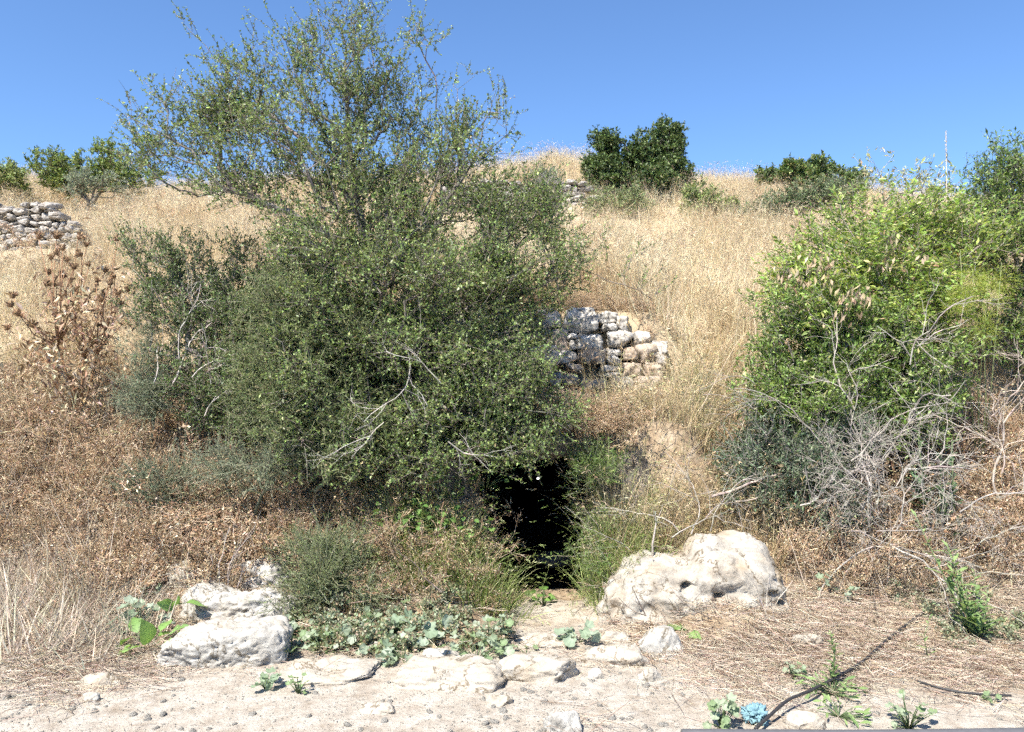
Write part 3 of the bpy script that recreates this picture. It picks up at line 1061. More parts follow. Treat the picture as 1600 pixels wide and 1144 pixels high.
strays = [(286, 36, 6.5), (303, 55, 6.5), (322, 72, 6.5), (195, 186, 6.1), (225, 126, 6.2), (245, 150, 6.2), (790, 158, 6.3), (775, 140, 6.3), (690, 60, 6.45), (645, 45, 6.45), (535, 3, 6.4), (570, 18, 6.4),
          (430, 45, 6.3), (620, 112, 6.4), (1020, 462, 6.1), (990, 400, 6.15), (975, 430, 6.15), (945, 372, 6.2), (1000, 450, 6.1), (740, 120, 6.3), (715, 140, 6.35), (500, 20, 6.3), (795, 240, 6.3), (370, 110, 6.4), (210, 215, 6.1), (240, 270, 6.1)]
GREEN = [((0.105, 0.145, 0.045), 5), ((0.155, 0.20, 0.065), 4), ((0.075, 0.105, 0.04), 3), ((0.20, 0.23, 0.105), 0.9), ((0.18, 0.15, 0.08), 0.4)]
bush('buckthorn_tree', 'large sprawling small-leaved green tree overhanging the cave mouth', 'tree', tb_, crown, 4900, GREEN, (0.021, 0.0115), 3, (0.07, 0.25), 16, limbs, gain=1.6, clump=9, tight=0.0115,
     extra=strays, rk=0.0019, rexp=0.47, bark=(0.17, 0.15, 0.13), upw=0.45, rmax=0.085, out=0.35, bare=0.1)

# --- shrubs round the big tree
FINE = [((0.12, 0.155, 0.06), 4), ((0.17, 0.205, 0.085), 3), ((0.08, 0.11, 0.05), 3), ((0.24, 0.25, 0.13), 1)]
bush('spiny_shrub', 'dark green twiggy shrub leaning out left of the big tree', 'shrub', on_ground(330, 6.7),
     [(300, 430, 75, 45, 6.6, .4, 1), (250, 405, 45, 28, 6.5, .3, .8), (340, 500, 70, 65, 6.5, .4, 1.2), (290, 500, 60, 55, 6.5, .35, 1.1), (385, 400, 50, 30, 6.6, .3, .7), (350, 570, 50, 40, 6.4, .3, .9), (400, 520, 60, 90, 6.5, .4, 1.1), (340, 620, 60, 40, 6.4, .3, .9), (385, 600, 50, 70, 6.25, .3, 1.1), (290, 560, 55, 45, 6.4, .3, 1)], 900,
     [((0.085, 0.125, 0.045), 5), ((0.13, 0.175, 0.06), 3), ((0.06, 0.085, 0.035), 3)], (0.021, 0.010), 5, (0.06, 0.18), 12, extra=[(205, 395, 6.5), (225, 380, 6.5), (330, 378, 6.6)], bark=(0.22, 0.19, 0.16))
bush('hanging_broom', 'fine-stemmed olive green bush draped over the lower left of the big tree', 'shrub', on_ground(470, 6.2),
     [(450, 470, 75, 90, 5.95, .35, 1), (430, 570, 75, 100, 5.8, .35, 1.1), (500, 600, 80, 90, 5.65, .3, 1), (440, 660, 60, 60, 5.7, .3, 1), (540, 500, 60, 70, 5.8, .3, .8), (530, 690, 90, 50, 5.55, .25, 1)], 900,
     FINE, (0.026, 0.005), 4, (0.08, 0.2), 16, mat='needle', upw=0.0, bark=(0.2, 0.2, 0.12), out=0.3, gain=1.25)


def needle_bush(label, px, d, blobs, n, cols, group=None, name='asparagus_bush', nl=22, L=0.018, W=0.0032, clump=9, tight=0.010):
    return bush(name, label, 'shrub', on_ground(px, d), blobs, n, cols, (L, W), 4, (0.08, 0.22), nl, mat='needle', bark=(0.22, 0.23, 0.15), upw=0.25, spread=0.6, fold=0.0, out=0.4, rk=0.0016, group=group, gain=1.15, clump=clump, tight=tight)


GREYG = [((0.17, 0.20, 0.13), 4), ((0.22, 0.25, 0.17), 3), ((0.11, 0.14, 0.09), 2)]
MIDG = [((0.15, 0.185, 0.075), 4), ((0.20, 0.225, 0.10), 3), ((0.10, 0.13, 0.055), 2)]
needle_bush('feathery green bush beside the pale slab, in front of the tree', 520, 5.25,
            [(520, 905, 62, 45, 5.2, .22, 1), (485, 930, 45, 40, 5.1, .18, 1), (570, 935, 38, 32, 5.15, .18, .8), (470, 865, 38, 24, 5.25, .15, .7), (540, 860, 30, 22, 5.25, .15, .6), (590, 900, 18, 14, 5.2, .1, .4)], 400, MIDG, clump=12, tight=0.008)
needle_bush('blue-green feathery clump among the dry stems below the thistle', 235, 6.5, [(240, 610, 38, 55, 6.4, .2, 1), (225, 560, 20, 40, 6.4, .15, .6)], 170, GREYG)
needle_bush('dark grey-green feathery clump low in the brown weeds', 240, 5.9, [(245, 770, 38, 32, 5.8, .15, 1), (280, 745, 26, 22, 5.8, .15, 1)], 90, [((0.09, 0.12, 0.075), 3), ((0.14, 0.17, 0.11), 2)])
needle_bush('sage-grey feathery clump under the skirt of the big tree', 420, 5.8, [(400, 735, 50, 24, 5.6, .15, 1), (455, 712, 50, 22, 5.6, .15, 1), (345, 730, 25, 18, 5.65, .12, .7)], 130, GREYG)
needle_bush('small pale green feathery clump in straw right of the stone wall', 1085, 6.9, [(1080, 635, 38, 28, 6.8, .2, 1), (1100, 660, 30, 22, 6.7, .2, .8)], 120, [((0.24, 0.26, 0.15), 3), ((0.3, 0.3, 0.2), 2)])
needle_bush('fine green tuft growing from the bank right of the cave mouth', 950, 5.85, [(950, 735, 32, 25, 5.75, .12, 1), (940, 790, 22, 30, 5.6, .1, .7), (925, 890, 20, 30, 5.45, .1, .6)], 70,
            [((0.11, 0.17, 0.045), 3), ((0.17, 0.22, 0.07), 2)], name='grassy_bush', L=0.035, W=0.004)

# --- the right-hand thicket
LIGHT = [((0.165, 0.235, 0.055), 5), ((0.24, 0.30, 0.085), 4), ((0.11, 0.16, 0.045), 4), ((0.33, 0.35, 0.14), 1), ((0.42, 0.30, 0.19), 0.25)]
tereb = bush('terebinth_bush', 'broad yellow-green bush with tan dead leaf sprays at right', 'shrub', on_ground(1400, 7.1),
     [(1310, 400, 95, 60, 6.9, .5, 1), (1420, 375, 95, 50, 7.0, .55, 1), (1245, 440, 55, 45, 6.7, .35, 1), (1360, 430, 140, 70, 6.6, .5, 1.2), (1480, 400, 100, 80, 6.9, .6, 1), (1270, 500, 75, 50, 6.5, .35, 1.1),
      (1400, 490, 110, 60, 6.5, .5, 1.1), (1350, 335, 50, 18, 7.1, .35, .7), (1450, 335, 50, 18, 7.1, .35, .6)], 1050,
     LIGHT, (0.046, 0.0165), 3, (0.10, 0.20), 9, pinnate=True, upw=0.25, bark=(0.30, 0.26, 0.22), mat='herb', rmax=0.04, leafup=1.0, gain=1.5)
bush('lentisk_bush', 'dense glossy green bush below the yellow-green one at right', 'shrub', on_ground(1330, 6.6),
     [(1270, 570, 90, 70, 6.25, .4, 1), (1390, 575, 110, 75, 6.2, .5, 1), (1330, 640, 140, 55, 6.1, .4, 1.1), (1225, 620, 50, 65, 6.15, .3, 1), (1440, 620, 60, 50, 6.1, .35, .9), (1300, 510, 110, 40, 6.35, .4, .9)], 1000,
     [((0.115, 0.175, 0.04), 5), ((0.165, 0.23, 0.06), 4), ((0.07, 0.11, 0.03), 3), ((0.28, 0.31, 0.13), 1)], (0.034, 0.012), 4, (0.07, 0.16), 11, bark=(0.26, 0.23, 0.2), rmax=0.03)
bush('wild_olive_shrub', 'dark narrow-leaved shrub at the foot of the right thicket', 'shrub', on_ground(1210, 6.3),
     [(1210, 700, 75, 60, 5.95, .35, 1), (1190, 760, 55, 45, 5.85, .3, 1), (1270, 745, 75, 55, 5.85, .3, 1), (1290, 690, 70, 45, 5.95, .3, 1), (1160, 720, 30, 40, 5.9, .2, .6), (1310, 800, 50, 35, 5.7, .25, .9)], 620,
     [((0.075, 0.105, 0.06), 5), ((0.12, 0.155, 0.09), 3), ((0.2, 0.22, 0.14), 1)], (0.034, 0.0085), 3, (0.07, 0.18), 11, bark=(0.3, 0.27, 0.24), rmax=0.03)
bush('tall_evergreen_bush', 'tall deep green bush cut by the right edge below the sky', 'shrub', on_ground(1590, 7.4),
     [(1580, 330, 70, 75, 7.2, .5, 1), (1640, 300, 80, 80, 7.3, .5, 1), (1530, 340, 40, 40, 7.2, .35, .8), (1570, 430, 85, 70, 7.0, .5, 1), (1600, 510, 80, 55, 6.9, .4, 1), (1560, 280, 35, 35, 7.2, .3, .7), (1660, 420, 80, 90, 7.1, .5, 1)], 900,
     [((0.11, 0.17, 0.045), 5), ((0.17, 0.23, 0.065), 3), ((0.065, 0.10, 0.03), 3)], (0.036, 0.012), 3, (0.1, 0.22), 10, extra=[(1510, 270, 7.2), (1565, 232, 7.2), (1585, 225, 7.2), (1535, 255, 7.2), (1595, 228, 7.2)], bark=(0.2, 0.18, 0.15), rmax=0.04, upw=.6)
bush('almond_sapling', 'thin pale sapling with sparse leaves against the sky at right', 'shrub', on_ground(1420, 7.9),
     [(1390, 290, 35, 22, 7.8, .2, 1), (1440, 295, 35, 25, 7.8, .2, 1), (1355, 300, 20, 15, 7.8, .2, .6)], 60,
     [((0.26, 0.28, 0.13), 3), ((0.36, 0.32, 0.2), 1)], (0.045, 0.014), 2, (0.08, 0.18), 7, bark=(0.34, 0.3, 0.25))
# tan dead sprays in the yellow-green bush
db = MB()
for (px, py, n_) in [(1275, 410, 20), (1295, 425, 14), (1330, 465, 24), (1345, 460, 14), (1385, 410, 14), (1320, 480, 14), (1230, 425, 16), (1445, 400, 8), (1400, 380, 8), (1255, 440, 14)]:
    c = P(px, py, 5.95 if py > 440 else 6.12)
    pos = c + rng.normal(size=(n_, 3)) * [0.05, 0.06, 0.045]
    db.leaves(pos, rng.normal(size=(n_, 3)) * 0.4 + [0, 0, -1.0], rng.uniform(0.05, 0.085, n_), rng.uniform(0.018, 0.03, n_), jit((0.50, 0.39, 0.25), n_, 0.2, 0.06), 0.3)
    db.segs(c[None] + [[0, 0, 0.08]], c[None] + [[0, 0.15, -0.12]], 0.004, 0.004, 4, (0.3, 0.25, 0.2))
o = db.build('dead_leaves', M['herb'], tereb, origin=tereb.location, kind='stuff')
o['label'] = 'tan withered leaf sprays'

# --- things along the skyline
EVER = [((0.075, 0.115, 0.035), 5), ((0.12, 0.165, 0.05), 3), ((0.05, 0.08, 0.028), 3)]
eb = on_ground(1005, 15.2)
bush('evergreen_tree', 'round-headed dark evergreen tree standing on the skyline', 'tree', eb,
     [(b_[0], b_[1] + 11, *b_[2:]) for b_ in [(1037, 206, 17, 20, 15.2, .35, 1), (1048, 235, 18, 24, 15.2, .4, 1), (1000, 216, 13, 18, 15.2, .35, .9), (1005, 245, 28, 25, 15.2, .5, 1), (948, 222, 18, 20, 15.1, .4, 1), (938, 255, 22, 22, 15.1, .5, 1), (925, 282, 16, 18, 15.1, .4, 1),
      (962, 268, 25, 24, 14.9, .5, 1), (1055, 268, 18, 18, 15.2, .4, 1), (1020, 275, 26, 22, 14.8, .6, 1), (975, 300, 28, 18, 14.8, .5, 1), (1040, 295, 20, 12, 15.0, .4, .8), (940, 308, 22, 14, 14.9, .4, .8)]], 1300,
     EVER, (0.05, 0.027), 4, (0.06, 0.15), 11, gain=1.15, clump=3, mat='far_leaf', rk=0.004, rmax=0.14, bark=(0.12, 0.1, 0.09), shell=0.3, out=0.7,
     limbs=[[eb - [0, 0, .1], P(1008, 310, 15.2), P(1000, 275, 15.2)], [P(1008, 310, 15.2), P(1040, 270, 15.2)], [P(1008, 310, 15.2), P(955, 280, 15.1)]])


def far_bush(label, px, d, blobs, n, cols, leaf=(0.05, 0.022), name='shrub', nl=10, sl=(0.05, 0.14), sh=0.4, mat='far_leaf'):
    return bush(name, label, 'shrub', on_ground(px, d), blobs, n, cols, leaf, 3, sl, nl, mat=mat, rk=0.003, bark=(0.16, 0.14, 0.11), shell=sh, out=0.6)


LG = [((0.15, 0.19, 0.06), 4), ((0.2, 0.24, 0.08), 3), ((0.10, 0.135, 0.045), 2)]
far_bush('wide bushy green shrub on the skyline at left', 150, 16.5, [(120, 262, 50, 20, 16.5, .8, 1), (180, 252, 40, 25, 16.5, .8, 1), (85, 268, 28, 20, 16.3, .6, .9), (185, 238, 15, 15, 16.5, .4, .5), (230, 268, 25, 16, 16.4, .5, .8), (110, 284, 60, 10, 16.3, .5, .9), (190, 282, 50, 12, 16.3, .5, .9)], 640, [((0.12, 0.165, 0.04), 4), ((0.17, 0.21, 0.06), 3), ((0.08, 0.115, 0.035), 2)])
far_bush('light green shrub on the skyline at the far left edge', 15, 16.5, [(5, 275, 28, 16, 16.5, .5, 1), (38, 278, 20, 13, 16.5, .5, .7), (-30, 270, 30, 22, 16.5, .5, 1), (10, 290, 40, 8, 16.4, .5, .9)], 300, LG)
far_bush('low grey-green cushion in front of the wide skyline shrub', 125, 14.5, [(125, 288, 35, 12, 14.6, .4, 1), (160, 285, 35, 10, 14.6, .4, .8)], 180, GREYG, (0.035, 0.012), mat='needle')
far_bush('low pale green shrub at the left foot of the evergreen tree', 940, 13.3, [(945, 325, 38, 20, 13.2, .4, 1), (985, 320, 30, 18, 13.2, .4, .8)], 260, MIDG, (0.035, 0.014))
far_bush('rounded light green shrub at the right foot of the evergreen tree', 1100, 13.4, [(1100, 325, 32, 20, 13.3, .4, 1), (1085, 310, 20, 18, 13.4, .3, .8), (1120, 330, 22, 16, 13.2, .3, .8), (1075, 295, 12, 14, 13.5, .25, .5)], 280, LG, (0.04, 0.018))
far_bush('dark shrub between light green shrub and yellow-green thicket', 1190, 12.8, [(1190, 330, 30, 18, 12.6, .4, 1), (1225, 322, 35, 20, 12.6, .4, 1), (1275, 310, 45, 20, 12.5, .4, 1), (1320, 300, 35, 18, 12.5, .4, .8)], 420, [((0.10, 0.135, 0.06), 4), ((0.15, 0.18, 0.09), 3), ((0.06, 0.09, 0.04), 2)], (0.04, 0.012))
far_bush('fig-like green shrub on the crest right of the evergreen', 1275, 16.5, [(1275, 262, 24, 14, 16.5, .5, 1), (1235, 270, 32, 10, 16.5, .5, .8), (1205, 274, 20, 7, 16.5, .4, .6), (1298, 272, 14, 12, 16.5, .4, .6), (1270, 285, 40, 12, 16.3, .5, .8)], 330, EVER + [((0.25, 0.25, 0.11), 1.5)], (0.06, 0.035))
far_bush('tiny shrub poking above the thicket on the right skyline', 1338, 16.0, [(1338, 280, 10, 14, 16, .2, 1)], 60, EVER, (0.05, 0.02))
far_bush('small grey cushion growing on top of the far wall', 855, 13.7, [(855, 278, 20, 12, 13.8, .3, 1)], 80, GREYG, (0.035, 0.01), mat='needle')
far_bush('grey leafless-looking cushion against the far wall', 850, 13.5, [(852, 300, 26, 14, 13.4, .3, 1)], 130, [((0.26, 0.24, 0.21), 3), ((0.3, 0.29, 0.25), 2)], (0.04, 0.006), mat='needle')


# ------------------------------------------------------------------ dead wood
def grow(segs, p, d, L, r, lev, turn=0.28, droop=-0.02, kids=4, shrink=0.55):
    n = max(3, int(L / 0.06))
    pts = [np.asarray(p, float)]
    d = unit(np.asarray(d, float))
    for i in range(n):
        d = unit(d + rng.normal(size=3) * turn * 0.6 + np.array([0, 0, droop]))
        pts.append(pts[-1] + d * L / n)
    rad = np.linspace(r, r * 0.45, n + 1)
    for i in range(n):
        segs.append((pts[i], pts[i + 1], rad[i], rad[i + 1]))
    if lev > 0:
        for _ in range(kids):
            k = rng.integers(max(1, n // 4), n)
            cd = unit(unit(pts[k + 1 if k < n else n] - pts[k - 1]) + rng.normal(size=3) * 0.75)
            grow(segs, pts[k], cd, L * shrink * rng.uniform(0.6, 1.1), max(0.0012, rad[k] * 0.6), lev - 1, turn, droop, kids, shrink)
    return pts


def dead(name, label, starts, cat='branch', col=(0.37, 0.335, 0.29), group=None):
    """starts: (p, direction, length, radius, levels, kids)"""
    root_p = np.asarray(starts[0][0], float)
    root = thing(name, root_p, label, cat, group)
    for (p, d, L, r, lev, kids) in starts:
        segs = []
        grow(segs, p, d, L, r * 0.8, lev, kids=kids, turn=0.36)
        b = MB()
        a = np.array([s_[0] for s_ in segs])
        c = np.array([s_[1] for s_ in segs])
        b.segs(a, c + (c - a) * 0.08, np.array([s_[2] for s_ in segs]), np.array([s_[3] for s_ in segs]), 4, jit(col, len(segs), 0.15, 0.03))
        b.build('branch', M['bark'], root, origin=root_p)
    return root


def toward(a, b_):
    return unit(np.asarray(b_) - np.asarray(a)), float(np.linalg.norm(np.asarray(b_) - np.asarray(a)))


def deadpx(label, items, name='dead_branch', cat='branch', col=(0.37, 0.335, 0.29), group=None):
    st_ = []
    for (x0, y0, d0, x1, y1, d1, r, lev, kids) in items:
        a, b_ = P(x0, y0, d0), P(x1, y1, d1)
        dv, L = toward(a, b_)
        st_.append((a, dv, L, r, lev, kids))
    return dead(name, label, st_, cat, col, group)


deadpx('bare grey shrub with forked twigs in front of the glossy green bush', [(1340, 760, 5.75, 1320, 590, 5.7, .010, 0, 0), (1335, 640, 5.7, 1250, 470, 5.65, .008, 2, 5), (1345, 720, 5.75, 1250, 600, 5.6, .007, 2, 4), (1290, 700, 5.7, 1180, 560, 5.65, .006, 2, 4), (1360, 700, 5.7, 1370, 520, 5.6, .006, 2, 4)], 'dead_shrub', 'shrub')
deadpx('tall bare forked stem rising right of the bare grey shrub', [(1420, 660, 5.75, 1425, 540, 5.7, .010, 1, 3), (1422, 570, 5.7, 1475, 430, 5.65, .008, 2, 5), (1424, 560, 5.7, 1380, 500, 5.7, .006, 2, 4), (1425, 545, 5.7, 1500, 480, 5.6, .006, 2, 4)], 'dead_shrub', 'shrub')
deadpx('upright pale dead trunk standing at the right edge', [(1562, 780, 5.75, 1545, 560, 5.8, .012, 2, 5), (1550, 650, 5.8, 1600, 540, 5.7, .008, 2, 5), (1560, 700, 5.75, 1480, 600, 5.7, .007, 2, 5), (1565, 740, 5.7, 1620, 650, 5.6, .007, 2, 4)], 'dead_shrub', 'shrub', (0.44, 0.37, 0.31))
deadpx('long straight dead branch slanting down to the straw right of the boulder', [(1278, 938, 5.15, 1455, 672, 5.65, .009, 1, 5)])
deadpx('arched dead branch over the top of the brush heap', [(1345, 800, 5.5, 1420, 730, 5.4, .014, 1, 4), (1415, 733, 5.4, 1520, 725, 5.3, .011, 2, 5)])
pile = [(1370, 790, 1400, 650), (1380, 800, 1330, 690), (1400, 830, 1480, 700), (1360, 780, 1260, 720), (1430, 850, 1500, 720), (1350, 900, 1420, 770), (1390, 870, 1460, 790), (1450, 800, 1570, 740), (1340, 760, 1430, 690), (1300, 760, 1380, 680), (1480, 880, 1420, 780), (1400, 760, 1480, 640), (1520, 860, 1600, 760), (1360, 860, 1300, 760), (1330, 830, 1450, 770), (1410, 910, 1470, 830), (1290, 800, 1360, 700), (1250, 790, 1340, 760), (1460, 720, 1560, 660), (1380, 720, 1450, 620), (1500, 800, 1580, 690), (1330, 720, 1400, 660), (1440, 760, 1400, 680), (1370, 830, 1500, 780), (1420, 790, 1350, 700), (1480, 770, 1590, 780), (1360, 760, 1320, 660), (1540, 900, 1590, 800)]
for k, (x0, y0, x1, y1) in enumerate(pile):
    deadpx('thin grey dead branch tangled in the brush heap right of the boulder', [(x0, y0, 5.4 + 0.2 * math.sin(k * 2.1), x1, y1, 5.35 + 0.25 * math.cos(k * 1.7), rng.uniform(.004, .008), 2, 7)], group='dead branches of the brush heap')
deadpx('thick horizontal grey log-like branch behind the boulder', [(1112, 776, 5.6, 1222, 770, 5.62, .015, 0, 0), (1150, 784, 5.58, 1225, 782, 5.55, .008, 0, 0)], col=(0.36, 0.30, 0.25))
deadpx('fan of grey dead stems rising behind the left hump of the boulder', [(1020, 868, 5.3, 1000, 800, 5.35, .011, 1, 3), (1080, 835, 5.4, 1120, 680, 5.5, .006, 2, 5), (1060, 830, 5.4, 990, 720, 5.5, .006, 2, 5), (1110, 830, 5.45, 1160, 700, 5.5, .006, 2, 5), (1050, 840, 5.4, 1150, 770, 5.4, .006, 2, 5), (985, 860, 5.4, 930, 770, 5.45, .004, 1, 4)], 'dead_shrub', 'shrub')
deadpx('thin looping dead twigs over the straw left of the right thicket', [(1190, 630, 5.9, 1110, 600, 5.8, .004, 2, 4), (1180, 600, 5.9, 1130, 520, 5.8, .004, 2, 4), (1200, 660, 5.9, 1100, 640, 5.7, .005, 1, 4)], 'dead_shrub', 'shrub', (0.30, 0.26, 0.23))
deadpx('bundle of pale dead branches leaning at the left shrub', [(270, 600, 6.15, 390, 450, 6.2, .010, 2, 5), (300, 590, 6.1, 385, 470, 6.15, .007, 2, 5), (280, 560, 6.1, 270, 440, 6.2, .006, 2, 4), (330, 600, 6.05, 330, 500, 6.1, .006, 2, 5), (320, 650, 6.0, 350, 540, 6.1, .005, 2, 5), (240, 600, 6.15, 250, 470, 6.2, .006, 1, 3)], 'dead_shrub', 'shrub', (0.5, 0.45, 0.4))
deadpx('pale bare twigs hanging inside the lower skirt of the big tree', [(640, 560, 5.35, 650, 690, 5.25, .006, 2, 5), (690, 600, 5.35, 620, 520, 5.3, .006, 2, 4), (700, 690, 5.2, 760, 760, 5.2, .006, 2, 4), (600, 660, 5.2, 520, 730, 5.2, .005, 2, 4)], col=(0.4, 0.37, 0.33))
deadpx('tuft of upright grey stalks behind the pale slab', [(345, 925, 5.2, 360, 820, 5.25, .005, 1, 3), (360, 925, 5.2, 345, 810, 5.25, .004, 1, 3), (335, 925, 5.2, 330, 850, 5.2, .004, 1, 3), (370, 920, 5.2, 395, 850, 5.2, .004, 1, 3), (355, 925, 5.15, 375, 830, 5.2, .004, 1, 3)], 'dead_shrub', 'shrub', (0.4, 0.35, 0.31))
deadpx('bare stems standing against the right side of the boulder', [(1200, 965, 4.72, 1195, 880, 4.72, .004, 1, 2), (1208, 970, 4.72, 1212, 900, 4.72, .004, 1, 2), (1195, 965, 4.74, 1180, 890, 4.74, .003, 1, 2)], col=(0.5, 0.44, 0.37))
for (x0, y0, x1, y1, lab) in [(1112, 968, 1052, 912, 'dark twig leaning on the front of the boulder'), (1008, 960, 996, 915, 'short dark twig standing by the left foot of the boulder'),
                              (1010, 962, 965, 940, 'bent thin twig lying against the left lobe of the boulder'), (690, 925, 615, 850, 'long dry stalk leaning through the grass below the tree')]:
    a, b_ = P(x0, y0, 4.72), P(x1, y1, 4.70)
    dead('dead_twig', lab, [(a, b_ - a, float(np.linalg.norm(b_ - a)), 0.005, 1, 2)], 'twig', (0.2, 0.16, 0.13))
a = G(1365, 975)
dead('dead_twig', 'short dark stick lying in the straw above the black hose', [(a + [0, 0, .02], (0.22, 0.3, 0.03), 0.3, 0.008, 0, 0)], 'twig', (0.13, 0.1, 0.08))

# ------------------------------------------------------------------ dry thistle
th_p = on_ground(120, 6.9)
th = thing('dry_thistle', th_p, 'tall brown dry thistle with spiny flower heads above the left bank', 'thistle')
heads = [(88, 372), (122, 372), (135, 385), (92, 398), (105, 408), (128, 398), (80, 405), (98, 390), (115, 420), (140, 415), (76, 428), (95, 432), (110, 440), (60, 372), (185, 375), (150, 440), (172, 445), (180, 432), (70, 445), (88, 448), (120, 458), (185, 460), (160, 470), (200, 455), (20, 465), (17, 478), (35, 495), (50, 510), (12, 515), (30, 492), (165, 425), (190, 478), (48, 540), (205, 490)]
hb = MB()
rr = np.random.default_rng(4)
for lay, (nn, rad, ln, zz) in enumerate([(9, 0.016, 0.018, 0.0), (11, 0.020, 0.034, 0.010), (11, 0.017, 0.040, 0.018)]):
    an = np.arange(nn) * 2 * math.pi / nn + lay * 0.3
    ou = np.stack([np.cos(an), np.sin(an), np.full(nn, 0.35 + 0.25 * lay)], 1)
    hb.leaves(np.stack([np.cos(an) * rad * .5, np.sin(an) * rad * .5, np.full(nn, zz)], 1), ou, ln, 0.012, jit((0.34, 0.23, 0.14), nn, 0.2, 0.06), 0.1)
v, f = ICO[2]
hb.add(v * [0.018, 0.018, 0.02] + [0, 0, 0.012], tris=f, col=(0.28, 0.18, 0.105))
nn = 14
an = rr.uniform(0, 6.28, nn)
hb.leaves(np.stack([np.cos(an) * .008, np.sin(an) * .008, np.full(nn, .025)], 1), np.stack([np.cos(an) * .5, np.sin(an) * .5, np.ones(nn)], 1), 0.026, 0.006, jit((0.60, 0.42, 0.24), nn, 0.15, 0.05), 0.0)
hme = hb.mesh('flower_head')
hme.materials.append(M['brown'])
stb, lvb = MB(), MB()
jn = [P(110, 590, 6.7), P(90, 540, 6.7), P(130, 560, 6.7), P(150, 560, 6.7), P(75, 580, 6.6)]
for j in jn:
    pts = [th_p + rng.normal(size=3) * [0.06, 0.05, 0], (th_p + j) / 2 + rng.normal(size=3) * 0.03, j]
    stb.tube(pts, [0.012, 0.01, 0.008], 6, (0.26, 0.15, 0.08))
for k, (px, py) in enumerate(heads):
    d = 6.7 + rng.uniform(-0.22, 0.22)
    hp = P(px, py, d)
    j = jn[int(np.argmin([np.linalg.norm(hp - q_) + rng.uniform(0, 0.25) for q_ in jn]))]
    m1 = j + (hp - j) * 0.5 + rng.normal(size=3) * 0.03 + [0, 0, -0.02]
    stb.tube([j, m1, hp], [0.006, 0.0045, 0.0035], 5, (0.29, 0.17, 0.10))
    tt = rng.uniform(0.05, 0.75, 8)[:, None]
    lp = j + (hp - j) * tt
    lvb.leaves(lp, rng.normal(size=(8, 3)) + [0, 0, -0.3], rng.uniform(0.04, 0.09, 8), rng.uniform(0.012, 0.026, 8), pick([((0.36, 0.25, 0.16), 3), ((0.54, 0.42, 0.29), 2), ((0.22, 0.14, 0.08), 1)], 8), 0.5)
    ho = link('flower_head', hme, th, list(hp - th_p))
    s_ = rng.uniform(0.85, 1.35)
    ho.scale = (s_, s_, s_)
    ho.rotation_euler = (rng.normal() * 0.5, rng.normal() * 0.5, rng.uniform(0, 6))
lp = np.concatenate([P(px, py, 6.6) + rng.normal(size=(170, 3)) * [0.16, 0.16, 0.20] for (px, py) in [(110, 500), (150, 540), (85, 560), (140, 480), (110, 620)]])
lvb.leaves(lp, rng.normal(size=(len(lp), 3)) + [0, 0, -0.4], rng.uniform(0.04, 0.09, len(lp)), rng.uniform(0.015, 0.03, len(lp)), pick([((0.38, 0.27, 0.17), 3), ((0.58, 0.47, 0.34), 2.5), ((0.22, 0.14, 0.08), 1.5)], len(lp)), 0.5)
stb.build('stem', M['bark'], th, smooth=True, origin=th_p)
lvb.build('dry_leaves', M['brown'], th, origin=th_p, kind='stuff')


# ------------------------------------------------------------------ leafy herbs
def leaf_mesh(name, L, W, lobes=5, cup=0.2, col=(0.2, 0.28, 0.14), wav=0.12, shape='round', seed=0):
    r = np.random.default_rng(seed)
    b = MB()
    if shape == 'round':
        n = 20
        t = np.linspace(-math.pi * 0.94, math.pi * 0.94, n)
        rad = 1 + wav * np.cos(t * lobes) + r.normal(size=n) * 0.04
        ring = np.stack([np.cos(t) * rad * L * 0.5 + L * 0.42, np.sin(t) * rad * W * 0.5, cup * L * (0.25 * np.cos(t * lobes) + 0.35) + r.normal(size=n) * 0.03 * L], 1)
        mid = ring * [0.55, 0.55, 0.25] + [L * 0.12, 0, 0]
        v = np.concatenate([[[0.02 * L, 0, 0]], mid, ring])
        tr = [(0, 1 + i, 2 + i) for i in range(n - 1)]
        qd = [(1 + i, 1 + n + i, 2 + n + i, 2 + i) for i in range(n - 1)]
        c = np.concatenate([[[1.25] * 3], np.full((n, 3), 1.05), np.full((n, 3), 0.95)]) * np.asarray(col)
        b.add(v, tris=tr, quads=qd, col=c)
    else:
        n = 9
        t = np.linspace(0, 1, n)
        w = W * 0.5 * np.sin(np.pi * np.clip(t, 0, 1) ** (0.75 if shape == 'ovate' else 1.0)) + 0.002
        if shape == 'toothed':
            w = w * (1 + 0.35 * (np.arange(n) % 2 * 2 - 1) * (t > 0.1))
        arc = -cup * L * (t ** 2) + cup * 0.6 * L * t
        md = np.stack([t * L, 0 * t, arc], 1)
        lf_ = md + np.stack([0 * t, w, 0.25 * w + r.normal(size=n) * wav * W * 0.3], 1)
        rt = md + np.stack([0 * t, -w, 0.25 * w + r.normal(size=n) * wav * W * 0.3], 1)
        v = np.concatenate([md, lf_, rt])
        qd = []
        for i in range(n - 1):
            qd += [(i, i + 1, n + i + 1, n + i), (2 * n + i, 2 * n + i + 1, i + 1, i)]
        b.add(v, quads=qd, col=np.concatenate([np.full((n, 3), 1.3), np.full((2 * n, 3), 1.0)]) * np.asarray(col))
    me = b.mesh(name, smooth=True)
    me.materials.append(M['herb'])
    return me


from mathutils import Matrix


def orient(o, loc, d, up=(0, 0, 1), s=1.0):
    x = unit(np.asarray(d, float))
    y = np.cross(np.asarray(up, float), x)
    y = y / (np.linalg.norm(y) + 1e-9)
    z = np.cross(x, y)
    m = Matrix(((x[0] * s, y[0] * s, z[0] * s, loc[0]), (x[1] * s, y[1] * s, z[1] * s, loc[1]), (x[2] * s, y[2] * s, z[2] * s, loc[2]), (0, 0, 0, 1)))
    o.matrix_local = m


